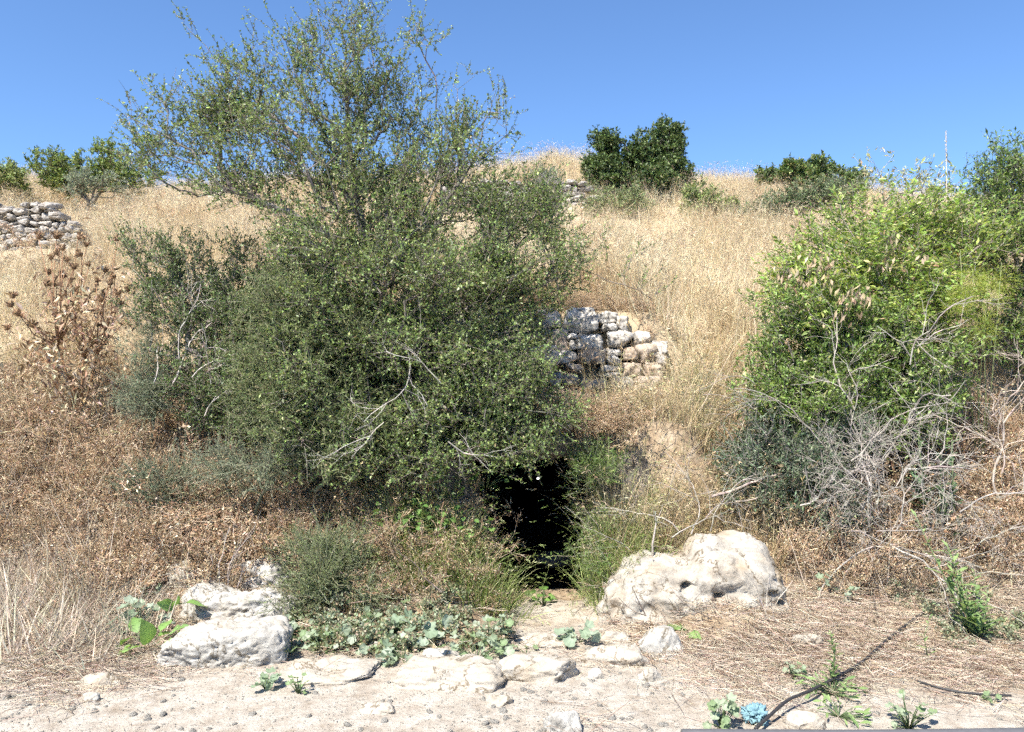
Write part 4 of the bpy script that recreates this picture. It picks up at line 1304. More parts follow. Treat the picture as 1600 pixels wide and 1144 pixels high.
def herb(name, label, base, meshes, n, hmax, spread, cat='plant', group=None, smin=0.7, smax=1.2, stem_r=0.003, stem_col=(0.16, 0.22, 0.1), pitch=0.3, hmin=0.02):
    base = np.asarray(base, float)
    root = thing(name, base, label, cat, group)
    sb = MB()
    for k in range(n):
        an = rng.uniform(0, 2 * math.pi)
        rr_ = spread * math.sqrt(rng.uniform(0.02, 1))
        hh = rng.uniform(hmin, hmax) * (1 - 0.45 * rr_ / spread)
        px, py = math.cos(an) * rr_, math.sin(an) * rr_
        gz = float(H(np.array([base[0] + px]), np.array([base[1] + py]))[0]) - base[2]
        p = np.array([px, py, max(gz, -0.03) + hh])
        sb.tube([(px * 0.1, py * 0.1, 0), (px * 0.6, py * 0.6, p[2] * 0.65), tuple(p)], [stem_r, stem_r * 0.8, stem_r * 0.6], 4, stem_col)
        o = link('leaf', meshes[k % len(meshes)], root)
        dv = np.array([math.cos(an), math.sin(an), pitch * rng.normal()]) + rng.normal(size=3) * 0.4
        upv = unit(rng.normal(size=3) * 0.35 + [-0.15, -0.3, 1])
        orient(o, p, dv, upv, rng.uniform(smin, smax))
    sb.build('stem', M['herb'], root)
    return root


MAL = [leaf_mesh('leaf', 0.05, 0.05, 5, 0.3, c, 0.12, seed=k) for k, c in enumerate([(0.27, 0.33, 0.21), (0.33, 0.39, 0.27), (0.22, 0.30, 0.15), (0.38, 0.43, 0.32)])]
BLU = [leaf_mesh('leaf', 0.072, 0.068, 5, 0.28, c, 0.14, seed=9 + k) for k, c in enumerate([(0.29, 0.36, 0.25), (0.34, 0.40, 0.30), (0.24, 0.31, 0.20)])]
BIG = [leaf_mesh('leaf', 0.15, 0.085, 5, 0.2, c, 0.25, 'ovate', seed=20 + k) for k, c in enumerate([(0.19, 0.32, 0.09), (0.24, 0.37, 0.12), (0.16, 0.27, 0.08)])]
LAN = [leaf_mesh('leaf', 0.08, 0.018, 5, 0.15, c, 0.2, 'lance', seed=30 + k) for k, c in enumerate([(0.19, 0.27, 0.10), (0.24, 0.33, 0.13), (0.14, 0.22, 0.08)])]
TOO = [leaf_mesh('leaf', 0.13, 0.05, 5, 0.2, c, 0.2, 'toothed', seed=40 + k) for k, c in enumerate([(0.15, 0.24, 0.13), (0.19, 0.29, 0.16), (0.12, 0.20, 0.10)])]
BRA = [leaf_mesh('leaf', 0.05, 0.04, 5, 0.15, c, 0.1, 'ovate', seed=50 + k) for k, c in enumerate([(0.11, 0.21, 0.05), (0.16, 0.27, 0.07), (0.09, 0.16, 0.04)])]

patch = [(425, 1010), (455, 1018), (480, 1000), (505, 1022), (530, 1005), (555, 1015), (580, 1000), (600, 1022), (470, 985), (560, 985), (700, 985), (610, 980)]
for (px, py) in patch:
    herb('mallow_plant', 'low grey-green mallow in the leafy patch behind the kerb stones', G(px, py), MAL, 13, 0.16, 0.16, smin=.35, smax=1.2, group='mallows behind the kerb stones')
herb('mallow_plant', 'pale bluish leafy plant in the middle of the mallow patch', G(652, 1000), BLU, 24, 0.17, 0.15)
herb('mallow_plant', 'bluish leafy plant trailing over the broad sloping kerb stone', G(628, 1030), BLU, 16, 0.09, 0.12)
herb('mallow_plant', 'leafy grey-green mallow sprawling onto the blocky kerb stone', G(745, 1035), MAL, 30, 0.18, 0.17)
herb('mallow_plant', 'green mallow at the right end of the leafy patch', G(765, 1010), MAL, 20, 0.22, 0.12)
herb('seedling', 'small three-leaved seedling on the path stones before the cave', G(822, 1022), MAL[2:3], 5, 0.05, 0.06, smin=.5, smax=.8)
herb('mallow_plant', 'blue-grey leaves by the left foot of the boulder', G(903, 1005), BLU, 10, 0.13, 0.10)
herb('mallow_plant', 'grey-leaved plant growing at the left tip of the kerb row', G(416, 1078), BLU[2:], 11, 0.11, 0.05, smin=.5, smax=.8)
herb('seedling', 'small upright green weed in front of the long flat kerb stone', G(466, 1084), MAL[2:3], 11, 0.12, 0.045, smin=.4, smax=.6)
herb('broadleaf_weed', 'plant with large glossy green leaves left of the white block', G(232, 1015), BIG, 9, 0.16, 0.11, pitch=0.4)
herb('broadleaf_weed', 'single large green leaves poking out between slab and white block', on_ground(285, 4.85) + [0, 0, .13], BIG, 3, 0.06, 0.08, smin=.7, smax=.9)
herb('broadleaf_weed', 'grey-green leafy weed against the left side of the dipped slab', G(222, 985), BLU, 22, 0.2, 0.16)
herb('broadleaf_weed', 'dull green leafy weed under the brown weeds above the slab', G(240, 920), BLU, 14, 0.18, 0.13, smin=.6, smax=.9)
herb('broadleaf_weed', 'pair of flat green leaves at the foot of the boulder', G(1068, 992), [leaf_mesh('leaf', 0.12, 0.07, 5, 0.15, (0.2, 0.3, 0.1), 0.2, 'ovate', seed=70)], 3, 0.04, 0.03, smin=.9, smax=1.1)
herb('mallow_plant', 'green mallow beside the blue rag', G(1128, 1138), MAL[:3], 18, 0.17, 0.07, smin=.6, smax=.95)
herb('mallow_plant', 'low mallow right of the hose at the bottom edge', G(1420, 1138), MAL[:3], 20, 0.18, 0.10, smin=.5, smax=.9)
herb('mallow_plant', 'small mallow standing alone in the straw below the boulder', G(1238, 1062), MAL[:3], 13, 0.16, 0.06, smin=.45, smax=.7)
herb('mallow_plant', 'tiny green sprig at the end of the short hose', G(1553, 1100), MAL[2:3], 6, 0.05, 0.04, smin=.4, smax=.6)
herb('mallow_plant', 'grey-green weed at the edge of the brown weeds behind the straw', G(1310, 935), BLU, 14, 0.2, 0.12, smin=.5, smax=.8)
for (px, py, n_) in [(650, 850, 30), (690, 840, 30), (730, 850, 26), (620, 830, 22), (760, 830, 18)]:
    herb('bramble', 'bright green bramble trailing on the bank left of the cave', G(px, py) + [0, -0.1, 0.1], BRA, n_, 0.3, 0.22, cat='bramble', group='brambles left of the cave')
herb('bramble', 'small dark green sprig on the cave threshold', G(848, 945), BRA, 16, 0.14, 0.09, cat='bramble')
herb('bramble', 'leafy bramble under the right edge of the tree skirt', on_ground(700, 5.75) + [0, 0, .1], BRA, 26, 0.5, 0.2, cat='bramble')


def spire(name, label, base, top, meshes, nleaf, r=0.006, cat='plant', smin=0.6, smax=1.1, stems=1, lean=0.05, grp=None, col=(0.2, 0.27, 0.12)):
    """upright leafy stems"""
    base = np.asarray(base, float)
    root = thing(name, base, label, cat, grp)
    hgt = top - base
    for s in range(stems):
        off = rng.normal(size=3) * [lean, lean, 0] * (stems > 1)
        hs = hgt * (1 if s == 0 else rng.uniform(0.4, 0.9)) + off
        mid = hs * 0.5 + rng.normal(size=3) * 0.015
        b = MB()
        b.tube([(0, 0, -0.02), mid, hs], [r, r * 0.8, r * 0.35], 5, col)
        b.build('stem', M['herb'], root)
        for k in range(nleaf):
            t = 0.06 + 0.94 * (k + rng.uniform(0, 1)) / nleaf
            p = mid * t * 2 if t < 0.5 else mid + (hs - mid) * (t - 0.5) * 2
            an = k * 2.4 + rng.normal() * 0.3
            o = link('leaf', meshes[k % len(meshes)], root)
            orient(o, p, (math.cos(an), math.sin(an), 0.55 + rng.normal() * 0.2), (0.01, 0, 1), rng.uniform(smin, smax) * (1.1 - 0.6 * t))
    return root


b0 = G(1298, 1075)
spire('fleabane', 'slim spire-shaped green weed growing over the black hose', b0, b0 + [0, 0, 0.27], LAN, 46, 0.004, smin=.5, smax=.8)
herb('fleabane', 'low green shoots spreading at the foot of the spire-shaped weed', G(1300, 1085), LAN, 40, 0.1, 0.14, smin=.4, smax=.8)
herb('fleabane', 'thin yellowish weed lying by the tan stone near the hose', G(1310, 1120), LAN, 24, 0.06, 0.11, smin=.4, smax=.7)
b0 = G(1525, 1000)
spire('green_weed', 'tall leafy green weed standing at the right above the hose', b0, b0 + [0.02, 0.05, 0.72], LAN, 20, 0.005, stems=6, lean=0.17, smin=.8, smax=1.7)
b0 = G(1452, 1035)
spire('green_weed', 'single thin green stem right of the hose bend', b0, b0 + [0.01, 0, 0.26], LAN, 9, 0.003, smin=.5, smax=.8)
b0 = on_ground(1455, 5.75)
spire('wild_lettuce', 'blue-green broad-leaved weed standing before the right thicket', b0, P(1452, 555, 5.7), TOO, 22, 0.009, smin=.8, smax=1.35, stems=3, lean=0.12)
b0 = on_ground(1495, 5.7)
spire('wild_lettuce', 'lower blue-green weed right of the brush heap', b0, P(1470, 680, 5.6), TOO, 14, 0.008, smin=.7, smax=1.2, stems=3, lean=0.15)
# fennel
fb = on_ground(1530, 6.3)
fr = thing('fennel', fb, 'feathery yellow-green fennel with tall stalks in front of the right thicket', 'plant')
fm, ff = MB(), MB()
for (px, py, d) in [(1500, 390, 6.2), (1520, 420, 6.1), (1565, 410, 6.2), (1545, 430, 6.1), (1535, 460, 6.0)]:
    t_ = P(px, py, d)
    fm.tube([fb, (fb * 0.55 + t_ * 0.45) + rng.normal(size=3) * 0.03, t_], [0.007, 0.005, 0.0025], 5, (0.27, 0.31, 0.14))
for (px, py, rx) in [(1535, 515, 26), (1540, 470, 34), (1495, 470, 22), (1560, 440, 30), (1520, 440, 22)]:
    c = P(px, py, 5.95)
    n_ = 900
    u = unit(rng.normal(size=(n_, 3)))
    p0 = c + u * (rng.uniform(0, 1, (n_, 1)) ** 0.5) * rx / FPX * 5.95
    ff.leaves(p0, u + rng.normal(size=(n_, 3)) * 0.5, 0.04, 0.0022, jit((0.30, 0.36, 0.07), n_, 0.15, 0.05), 0)
fm.build('stem', M['herb'], fr, origin=fb)
ff.build('foliage', M['needle'], fr, origin=fb, kind='stuff')
t0 = on_ground(1476, 7.3)
t1 = P(1478, 205, 7.2)
sk = thing('dry_stalk', t0, 'very tall thin pale dry stalk rising against the sky at right', 'stalk')
b = MB()
b.tube([t0, (t0 + t1) / 2 + [0.02, 0, 0], t1], [0.006, 0.005, 0.003], 5, (0.5, 0.43, 0.33))
b.leaves(t1 - np.array([0, 0, 0.25]) * rng.uniform(0, 1, (40, 1)), rng.normal(size=(40, 3)) * .5 + [0, 0, 1], 0.02, 0.006, jit((0.55, 0.47, 0.36), 40), 0)
b.build('stem', M['straw'], sk, origin=t0)

# ------------------------------------------------------------------ hoses and the rag
hose_m = plain_mat('black_pipe', (0.035, 0.033, 0.033), 0.55, 0.4, 0.1, 60, 0.4)
grey_m = plain_mat('grey_pipe', (0.10, 0.10, 0.105), 0.5, 0.4, 0.15, 30, 0.3)


def hose(name, label, px, r, mat, lifts=None):
    pts = np.array([G(*p_) + [0, 0, r * 0.8 + 0.022] for p_ in px])
    if lifts:
        pts[:, 2] += np.array(lifts)
    n = 60
    t = np.linspace(0, len(pts) - 1, n)
    sm = np.stack([np.interp(t, np.arange(len(pts)), pts[:, k]) for k in range(3)], 1)
    for _ in range(4):
        sm[1:-1] = (sm[:-2] + 2 * sm[1:-1] + sm[2:]) / 4
    b = MB()
    b.tube(sm, r, 10)
    o = b.build(name, mat, smooth=True)
    return tag(o, label, 'hose', kind='thing')


hose('irrigation_hose', 'long black irrigation hose running from the blue rag up to the green weed',
     [(1180, 1150), (1195, 1140), (1230, 1116), (1265, 1100), (1310, 1070), (1348, 1044), (1378, 1014), (1412, 990), (1445, 968), (1485, 942), (1525, 915)], 0.0075, hose_m, [0, 0.01, .035, .03, .012, 0, 0, .012, .02, .01, .01])
hose('irrigation_hose', 'short thin black hose lying on bare earth at lower right', [(1434, 1073), (1462, 1083), (1500, 1091), (1552, 1096), (1580, 1096)], 0.006, hose_m)
pb_ = MB()
px_ = np.linspace(0.72, 4.2, 30)
py_ = 3.372 + 0.012 * (px_ - 0.62)
pb_.tube(np.stack([px_, py_, 0.028 + 0.004 * np.sin(px_ * 3)], 1), 0.03, 14)
o = pb_.build('grey_pipe', grey_m, smooth=True)
tag(o, 'grey pipe lying along the bottom right edge', 'pipe', kind='thing')

rag_m = plain_mat('blue_cloth', (0.17, 0.29, 0.33), 0.7, 0.2, 0.5, 60, 0.4)
v, f = ICO[5]
nz = fbm(v * 2.2 + 5, 3, 71)
rd = 1 - np.abs(fbm(v * 3.4 + 15, 3, 72))
v = v * (0.72 + 0.28 * nz + 0.7 * (rd - 0.6))[:, None] * [0.066, 0.055, 0.05]
b = MB()
b.add(v, tris=f)
o = b.build('crumpled_rag', rag_m, smooth=True)
o.location = list(G(1180, 1128) + [0, 0, 0.028])
tag(o, 'crumpled light blue rag lying at the lower end of the black hose', 'rag', kind='thing')


# ------------------------------------------------------------------ ground cover
def protos(name, makers, mat):
    col = bpy.data.collections.new(name)
    for k, fn in enumerate(makers):
        b = MB()
        fn(b)
        me = b.mesh(name)
        me.materials.append(mat)
        o = bpy.data.objects.new(name + '_piece', me)
        col.objects.link(o)
    return col


def scatter(name, label, cat, pts, rot, scl, col, nproto):
    me = bpy.data.meshes.new(name)
    n = len(pts)
    me.vertices.add(n)
    me.vertices.foreach_set('co', np.asarray(pts, np.float32).ravel())
    a = me.attributes.new('rot', 'FLOAT_VECTOR', 'POINT')
    a.data.foreach_set('vector', np.asarray(rot, np.float32).ravel())
    a = me.attributes.new('scl', 'FLOAT', 'POINT')
    a.data.foreach_set('value', np.asarray(scl, np.float32))
    a = me.attributes.new('idx', 'INT', 'POINT')
    a.data.foreach_set('value', rng.integers(0, nproto, n).astype(np.int32))
    o = link(name, me)
    ng = bpy.data.node_groups.new(name, 'GeometryNodeTree')
    ng.interface.new_socket('Geometry', in_out='INPUT', socket_type='NodeSocketGeometry')
    ng.interface.new_socket('Geometry', in_out='OUTPUT', socket_type='NodeSocketGeometry')
    N, L = ng.nodes, ng.links.new
    gi_, go = N.new('NodeGroupInput'), N.new('NodeGroupOutput')
    ci = N.new('GeometryNodeCollectionInfo')
    ci.inputs['Collection'].default_value = col
    ci.inputs['Separate Children'].default_value = True
    ci.inputs['Reset Children'].default_value = True
    ip = N.new('GeometryNodeInstanceOnPoints')
    ip.inputs['Pick Instance'].default_value = True

    def attr(nm, typ):
        x = N.new('GeometryNodeInputNamedAttribute')
        x.data_type = typ
        x.inputs['Name'].default_value = nm
        return x.outputs['Attribute']
    e2r = N.new('FunctionNodeEulerToRotation')
    L(attr('rot', 'FLOAT_VECTOR'), e2r.inputs[0])
    L(gi_.outputs[0], ip.inputs['Points'])
    L(ci.outputs[0], ip.inputs['Instance'])
    L(attr('idx', 'INT'), ip.inputs['Instance Index'])
    L(e2r.outputs[0], ip.inputs['Rotation'])
    L(attr('scl', 'FLOAT'), ip.inputs['Scale'])
    L(ip.outputs[0], go.inputs[0])
    md = o.modifiers.new('scatter', 'NODES')
    md.node_group = ng
    return tag(o, label, cat, kind='stuff')


STRAW = [((0.64, 0.54, 0.37), 5), ((0.74, 0.66, 0.49), 5), ((0.50, 0.40, 0.25), 2), ((0.42, 0.31, 0.19), 0.7)]


def mk_straw(nb, h, spread, cols, w=0.0045, bend=0.5, head=0.5, tilt=0.25, seedlen=0.05):
    def fn(b):
        an = rng.uniform(0, 6.283, nb)
        rr_ = spread * np.sqrt(rng.uniform(0, 1, nb))
        base = np.stack([np.cos(an) * rr_, np.sin(an) * rr_, np.full(nb, -0.03)], 1)
        d = np.stack([np.cos(an) * tilt, np.sin(an) * tilt, np.ones(nb)], 1) + rng.normal(size=(nb, 3)) * [0.2, 0.2, 0]
        L = h * rng.uniform(0.4, 1.15, nb)
        c = pick(cols, nb, 0.15, 0.05)
        tip, dv = b.blades(base, d, L, w * rng.uniform(0.6, 1.3, nb), c, bend * rng.uniform(0.2, 1.3, nb), 4)
        m = int(nb * head)
        for k in range(4):
            b.leaves(tip[:m] - dv[:m] * seedlen * 0.35 * k, dv[:m] + rng.normal(size=(m, 3)) * 0.35, seedlen * rng.uniform(.5, 1, m), 0.006, c[:m] * 0.95, 0)
    return fn


def mk_weed(n, h, spread, cols, w=0.0022, fleck=5, fl=(0.012, 0.007)):
    """bushy dry annual: thin forking stems with many small chaffy bits"""
    def fn(b):
        segs = []
        for _ in range(n):
            an = rng.uniform(0, 6.283)
            rr_ = spread * 0.5 * math.sqrt(rng.uniform(0, 1))
            p = np.array([math.cos(an) * rr_, math.sin(an) * rr_, -0.02])
            d = np.array([math.cos(an) * 0.5, math.sin(an) * 0.5, 1.0]) + rng.normal(size=3) * 0.3
            grow(segs, p, d, h * rng.uniform(0.6, 1.1), w, 2, 0.45, -0.01, 4, 0.5)
        a = np.array([s_[0] for s_ in segs])
        c = np.array([s_[1] for s_ in segs])
        b.segs(a, c, w * 0.8, w * 0.6, 3, pick(cols, len(a), 0.2, 0.05))
        t = np.repeat(c, fleck, 0) + rng.normal(size=(len(c) * fleck, 3)) * 0.012
        sel = rng.uniform(size=len(t)) < 0.55
        t = t[sel]
        b.leaves(t, rng.normal(size=(len(t), 3)), fl[0] * rng.uniform(.5, 1.5, len(t)), fl[1], pick(cols, len(t), 0.25, 0.06), 0.1)
    return fn


def cand(n, x0, x1, y0, y1):
    return rng.uniform(x0, x1, n), rng.uniform(y0, y1, n)


def inview(x, y, marg=0.4):
    return np.abs(x) < (y * 0.645 + marg)


rocks = [(1.17, 5.2, 0.62, 0.42), (-2.24, 5.2, 0.2, 0.35), (-1.66, 5.2, 0.27, 0.3), (-1.72, 4.85, 0.42, 0.25), (-1.56, 4.36, 0.38, 0.25)]


def free(x, y):
    k = np.ones(len(x), bool)
    for (cx_, cy_, rx_, ry_) in rocks:
        k &= ((x - cx_) / rx_) ** 2 + ((y - cy_) / ry_) ** 2 > 1
    tren = (np.abs(x - CX) < 0.42) & (y > 4.6) & (y < FACE + 0.1)
    return k & ~tren


def place(x, y, smin, smax, tilt=0.15, dz=0.0):
    n = len(x)
    return np.stack([x, y, H(x, y) + dz], 1), np.stack([rng.normal(size=n) * tilt, rng.normal(size=n) * tilt, rng.uniform(0, 6.283, n)], 1), rng.uniform(smin, smax, n)


# straw grass over the hillside
c_straw = protos('straw_tuft', [mk_straw(40, 0.55, 0.14, STRAW, bend=0.45, head=0.1, seedlen=0.06), mk_straw(44, 0.62, 0.16, STRAW, bend=0.7, head=0.12, seedlen=0.07), mk_straw(36, 0.48, 0.15, STRAW, bend=0.3, head=0.15),
                               mk_straw(44, 0.56, 0.18, STRAW, tilt=0.55, head=0.1, seedlen=0.06), mk_straw(36, 0.66, 0.13, [((0.70, 0.61, 0.43), 4), ((0.78, 0.71, 0.55), 3)], head=0.25, seedlen=0.07)], M['straw'])
x, y = cand(76000, -15, 15, 6.3, 24)
nz = fbm2(x, y, 0.7, 3, 77)
dens = sstep(6.5, 7.6, y + 0.5 * nz + 0.8 * sstep(0.2, 1.2, x) * (1 - sstep(1.6, 2.6, x))) * np.where(y > 12, 0.30, 0.62) * (0.6 + 0.5 * sstep(-0.5, 0.3, nz))
k = inview(x, y, 0.8) & (rng.uniform(size=len(x)) < dens) & free(x, y) & ~((x > -0.2) & (x < 1.3) & (y > 6.4) & (y < 7.55)) & ~((x >= 1.3) & (x < 1.5) & (y > 6.3) & (y < 7.3)) & ~((x > -1.5) & (x < 1.5) & (y > 12.2) & (y < 14.05)) & ~((x < -5.6) & (y > 9.9) & (y < 11.75))
x, y = x[k], y[k]
pt, ro, sc = place(x, y, 0.65, 1.05, 0.2)
sc = sc * (0.72 + 0.5 * sstep(-0.7, 0.6, fbm2(x, y, 0.55, 3, 177)))
scatter('straw_grass', 'tall dry straw-coloured grass covering the hillside', 'grass', pt, ro, sc, c_straw, 5)

# straw on the bank right of the cave
c_tall = protos('tall_straw', [mk_straw(30, 0.55, 0.12, STRAW, bend=0.6, head=0.7), mk_straw(34, 0.62, 0.13, STRAW, bend=0.4, head=0.7), mk_straw(26, 0.5, 0.12, [((0.40, 0.40, 0.20), 2), ((0.6, 0.5, 0.3), 3)], bend=0.9)], M['straw'])
x, y = cand(1100, 0.62, 2.1, 5.45, 7.2)
k = (rng.uniform(size=len(x)) < 0.55 * (1 - sstep(1.4, 2.1, x))) & free(x, y) & ~((x < 1.45) & (y > 6.2))
scatter('tall_straw_grass', 'tall pale grass stalks on the bank between cave and thicket', 'grass', *place(x[k], y[k], 0.6, 1.1), c_tall, 3)
x, y = cand(420, -5.0, -1.3, 5.9, 7.8)
k = inview(x, y) & (rng.uniform(size=len(x)) < 0.25 + 0.45 * sstep(6.5, 7.4, y))
scatter('bank_straw', 'long pale straw stalks standing on the left bank round the thistle', 'grass', *place(x[k], y[k], 0.55, 1.05, 0.25), c_tall, 3)

# reddish brown weeds on the banks
OATC = [((0.5, 0.47, 0.25), 2), ((0.62, 0.54, 0.33), 2)]
RUST = [((0.44, 0.305, 0.19), 5), ((0.55, 0.42, 0.28), 5), ((0.31, 0.19, 0.11), 2), ((0.66, 0.55, 0.41), 4)]
c_brown = protos('brown_weed', [mk_weed(9, 0.32, 0.22, RUST, 0.0024, 3, (0.011, 0.005)), mk_weed(9, 0.27, 0.24, RUST, 0.0024, 4, (0.010, 0.005)), mk_weed(10, 0.36, 0.2, RUST, 0.0026, 2, (0.014, 0.005)), mk_weed(6, 0.24, 0.24, [((0.60, 0.45, 0.29), 3), ((0.46, 0.31, 0.18), 2)])], M['brown'])
x, y = cand(9000, -5.2, 5.2, 4.7, 7.8)
nz = fbm2(x, y, 1.1, 3, 31)
left = sstep(-0.5, -1.1, x) * sstep(5.2, 5.5, y + 0.3 * nz) * (1 - sstep(7.1, 7.8, y + 0.3 * nz))
right = sstep(1.55, 2.0, x) * sstep(5.15, 5.4, y + 0.3 * nz) * (1 - sstep(6.6, 7.1, y))
midb = sstep(-1.2, -0.9, x) * (1 - sstep(-0.3, -0.1, x)) * sstep(5.1, 5.25, y) * (1 - sstep(5.9, 6.0, y)) * 0.7
shade = (np.abs(x - 0.65) < 0.6) & (y > 6.05) & (y < 6.6)
dens = np.clip(left + right + midb, 0, 1) * 0.30 + shade * 0.25
k = inview(x, y, 0.5) & (rng.uniform(size=len(x)) < dens) & free(x, y)
wall_top = (x > 0.1) & (x < 1.35) & (y > 7.35) & (y < 7.8)
k = k | (wall_top & (rng.uniform(size=len(x)) < 0.35))
pt, ro, sc = place(x[k], y[k], 0.6, 1.35)
sc = np.where((wall_top | shade)[k], sc * 0.5, sc)
scatter('brown_weeds', 'dense tan brown dried weeds covering the banks', 'weeds', pt, ro, sc, c_brown, 4)
TALLB = [((0.40, 0.27, 0.17), 4), ((0.56, 0.43, 0.29), 4), ((0.28, 0.17, 0.10), 2), ((0.68, 0.57, 0.42), 2)]
c_tb = protos('tall_weed', [mk_weed(5, 0.55, 0.2, TALLB, 0.003, 3, (0.03, 0.012)), mk_weed(4, 0.65, 0.22, TALLB, 0.003, 3, (0.022, 0.012)), mk_weed(6, 0.45, 0.24, TALLB, 0.003, 4, (0.026, 0.010))], M['brown'])
x, y = cand(900, -4.6, 4.6, 5.5, 7.6)
nz = fbm2(x, y, 1.5, 2, 131)
k = inview(x, y, 0.4) & free(x, y) & (((x < -1.2) & (rng.uniform(size=len(x)) < 0.34 * sstep(-0.4, 0.3, nz))) | ((x > 2.2) & (y < 6.6) & (rng.uniform(size=len(x)) < 0.3)))
xh2, yh2 = cand(120, -7, 7, 8, 15)
kk = inview(xh2, yh2) & (rng.uniform(size=120) < 0.6)
x, y = np.concatenate([x[k], xh2[kk]]), np.concatenate([y[k], yh2[kk]])
k = np.ones(len(x), bool)
scatter('tall_dry_weeds', 'taller brown dried weeds rising among the low ones', 'weeds', *place(x[k], y[k], 0.6, 1.2), c_tb, 3)
xr, yr = cand(34, -1.7, -0.75, 5.55, 5.95)
scatter('reedy_grass', 'broad pale dry grass blades in the shade under the tree skirt', 'grass', *place(xr, yr, 0.6, 1.0), protos('reed', [mk_straw(12, 0.42, 0.1, STRAW, w=0.011, bend=0.9, head=0, tilt=0.4), mk_straw(10, 0.36, 0.1, OATC, w=0.012, bend=1.2, head=0, tilt=0.4)], M['straw']), 2)

# pale bristly stalks at the lower left
GREYS = [((0.54, 0.48, 0.40), 4), ((0.68, 0.62, 0.53), 5), ((0.34, 0.28, 0.22), 2)]
c_grey = protos('grey_stalks', [mk_straw(26, 0.42, 0.16, GREYS, w=0.009, bend=0.3, head=0, tilt=0.9), mk_straw(24, 0.38, 0.18, GREYS, w=0.010, bend=0.35, head=0, tilt=1.3), mk_straw(22, 0.46, 0.14, GREYS, w=0.008, bend=0.15, head=0, tilt=0.6)], M['straw'])
x, y = cand(420, -3.7, -1.75, 4.05, 5.6)
k = (rng.uniform(size=len(x)) < 0.75 * (1 - sstep(-2.35, -1.9, x + 0.1 * np.sin(y * 9))) * sstep(4.05, 4.5, y - 0.25 * (x + 2.5))) & free(x, y)
scatter('grey_stalks', 'bristling pale grey dead stalks at the lower left', 'grass', *place(x[k], y[k], 0.55, 1.05, 0.3), c_grey, 3)
x, y = cand(2600, -4.6, 4.6, 5.0, 7.4)
k = inview(x, y) & free(x, y) & (rng.uniform(size=len(x)) < np.where(x > 1.3, 0.30, np.where(x < -0.9, 0.6, 0.0)))
c_mix = protos('mixed_stalks', [mk_straw(10, 0.5, 0.12, STRAW, w=0.006, bend=0.5, head=0.2, tilt=0.5), mk_straw(9, 0.62, 0.12, GREYS, w=0.006, bend=0.5, head=0, tilt=0.5)], M['straw'])
scatter('dry_stalks', 'scattered dry stalks standing among the brown weeds', 'grass', *place(x[k], y[k], 0.6, 1.2, 0.3), c_mix, 2)

# green wild oats round the cave mouth
OAT = [((0.26, 0.32, 0.10), 4), ((0.36, 0.40, 0.17), 3), ((0.16, 0.22, 0.06), 3), ((0.56, 0.50, 0.28), 2)]
c_oat = protos('wild_oats', [mk_straw(30, 0.50, 0.08, OAT, w=0.006, bend=0.9, head=0.4, tilt=0.3, seedlen=0.03), mk_straw(26, 0.42, 0.09, OAT, w=0.007, bend=1.2, head=0.3, tilt=0.5, seedlen=0.03), mk_straw(22, 0.58, 0.08, OAT, w=0.005, bend=0.7, head=0.6, tilt=0.25, seedlen=0.03)], M['herb'])
xa, ya = cand(60, -0.80, -0.12, 5.15, 5.75)
xb, yb = cand(52, 0.56, 0.98, 5.2, 5.95)
xc, yc = cand(26, -1.7, -0.4, 5.5, 5.9)
xd, yd = cand(26, -0.42, 0.02, 5.2, 5.6)
x, y = np.concatenate([xa, xb, xc, xd]), np.concatenate([ya, yb, yc, yd])
scatter('wild_oats', 'green drooping wild oats on both sides of the cave mouth', 'grass', *place(x, y, 0.6, 1.15), c_oat, 3)
xh, yh = rng.uniform(CX - 0.45, CX + 0.65, 46), rng.uniform(FACE - 0.08, FACE + 0.12, 46)
ph = np.stack([xh, yh, np.full(46, 1.16)], 1)
scatter('hanging_weeds', 'brown dry weeds hanging over the lip of the cave mouth', 'weeds', ph, np.stack([rng.uniform(0.2, 1.5, 46), rng.normal(size=46) * 0.3, rng.normal(size=46) * 0.5], 1), rng.uniform(0.5, 0.95, 46), c_brown, 4)

# low green bits along the foot of the bank
c_low = protos('low_green', [mk_weed(7, 0.12, 0.16, [((0.24, 0.28, 0.17), 3), ((0.32, 0.35, 0.23), 2), ((0.45, 0.36, 0.24), 2)], 0.0015, 4, (0.022, 0.013)), mk_weed(6, 0.10, 0.16, [((0.20, 0.25, 0.12), 3), ((0.30, 0.33, 0.2), 2), ((0.42, 0.33, 0.22), 2)], 0.0015, 4, (0.026, 0.016))], M['herb'])
xa, ya = cand(55, -1.5, -0.1, 4.45, 5.15)
xb, yb = cand(14, 2.55, 3.3, 4.5, 5.3)
x, y = np.concatenate([xa, xb]), np.concatenate([ya, yb])
k = free(x, y)
scatter('low_weeds', 'low grey-green weeds along the foot of the bank', 'weeds', *place(x[k], y[k], 0.5, 1.1), c_low, 2)

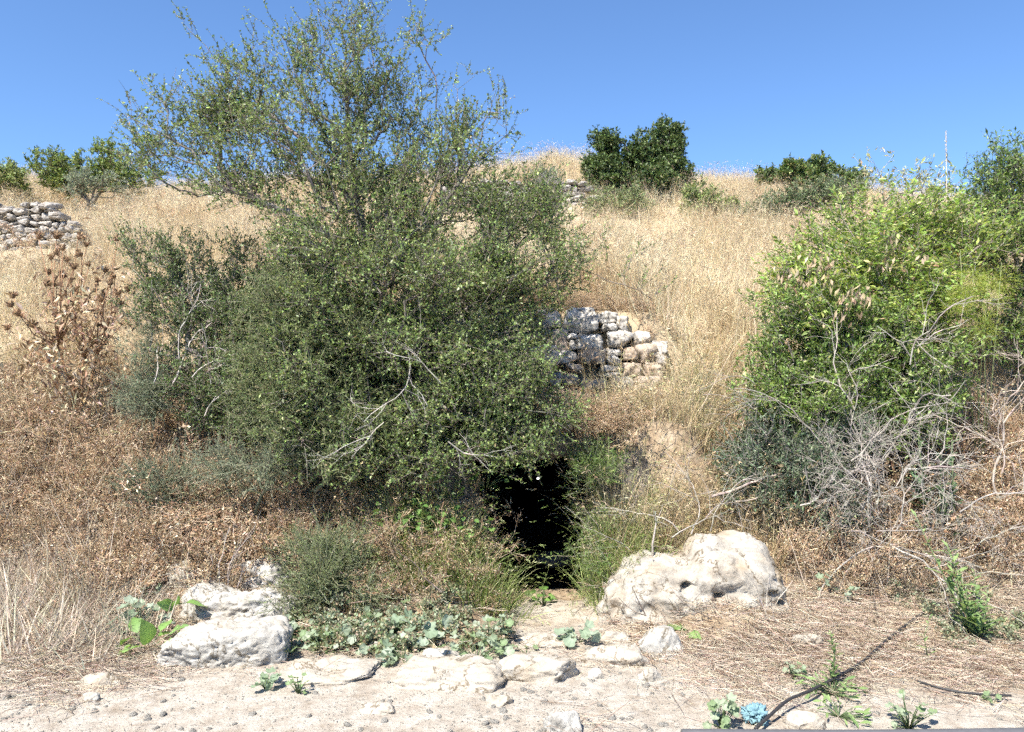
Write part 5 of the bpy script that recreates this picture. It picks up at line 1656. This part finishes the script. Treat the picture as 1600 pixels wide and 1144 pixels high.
# straw litter lying on the earth
def mk_litter(nb, spread, cols, L=0.12):
    def fn(b):
        an = rng.uniform(0, 6.283, nb)
        p = np.stack([rng.normal(size=nb) * spread, rng.normal(size=nb) * spread, rng.uniform(0.002, 0.022, nb)], 1)
        d = np.stack([np.cos(an), np.sin(an), rng.normal(size=nb) * 0.12], 1)
        ll = (L * rng.uniform(0.3, 1.3, nb))[:, None]
        b.segs(p - d * ll / 2, p + d * ll / 2, 0.0012, 0.0008, 3, pick(cols, nb, 0.2, 0.05))
    return fn


LIT = [((0.56, 0.45, 0.33), 4), ((0.66, 0.57, 0.45), 3), ((0.36, 0.26, 0.17), 2), ((0.22, 0.15, 0.10), 1)]
c_lit = protos('litter', [mk_litter(40, 0.10, LIT), mk_litter(36, 0.12, LIT, 0.18), mk_litter(44, 0.09, LIT, 0.07)], M['litter'])
x, y = cand(7000, -3.6, 3.8, 3.3, 5.7)
nz = fbm2(x, y, 1.3, 3, 91)
dens = 0.5 * sstep(0.55, 1.3, x) * sstep(3.5, 4.3, y + 0.4 * nz) + 0.45 * (1 - sstep(-2.2, -1.6, x)) * sstep(3.8, 4.3, y + 0.3 * nz) + 0.08 * sstep(4.1, 4.6, y) + 0.004
k = inview(x, y) & (rng.uniform(size=len(x)) < dens) & ~((np.abs(x - CX) < 0.35) & (y > 4.7))
scatter('straw_litter', 'broken straw and twigs littering the ground', 'straw', *place(x[k], y[k], 0.6, 1.3, 0.08), c_lit, 3)


# gravel
def mk_peb(seed):
    def fn(b):
        v_, f_ = rock_verts((1, 0.8, 0.55), seed, sub=2, box=3, cuts=6, rough=0.1)
        b.add(v_, tris=f_)
    return fn


c_peb = protos('gravel', [mk_peb(900 + k_) for k_ in range(6)], M['white'])
x, y = cand(45000, -3.4, 3.4, 3.2, 5.3)
nz = fbm2(x, y, 1.6, 3, 51)
dens = (1 - sstep(4.2, 4.9, y)) * (0.25 + 0.6 * sstep(-0.3, 0.4, nz)) * np.where(x > 0.8, 0.25, 1) + 0.08
k = inview(x, y, 0.2) & (rng.uniform(size=len(x)) < dens)
pt, ro, _ = place(x[k], y[k], 1, 1, 0.4)
sc = 0.002 + 0.006 * rng.power(0.35, len(pt)) * rng.uniform(0.3, 1, len(pt)) + 0.02 * (rng.uniform(size=len(pt)) < 0.03) * rng.uniform(0.3, 1, len(pt))
scatter('gravel', 'loose pale limestone gravel on the track', 'gravel', pt, ro, sc, c_peb, 6)
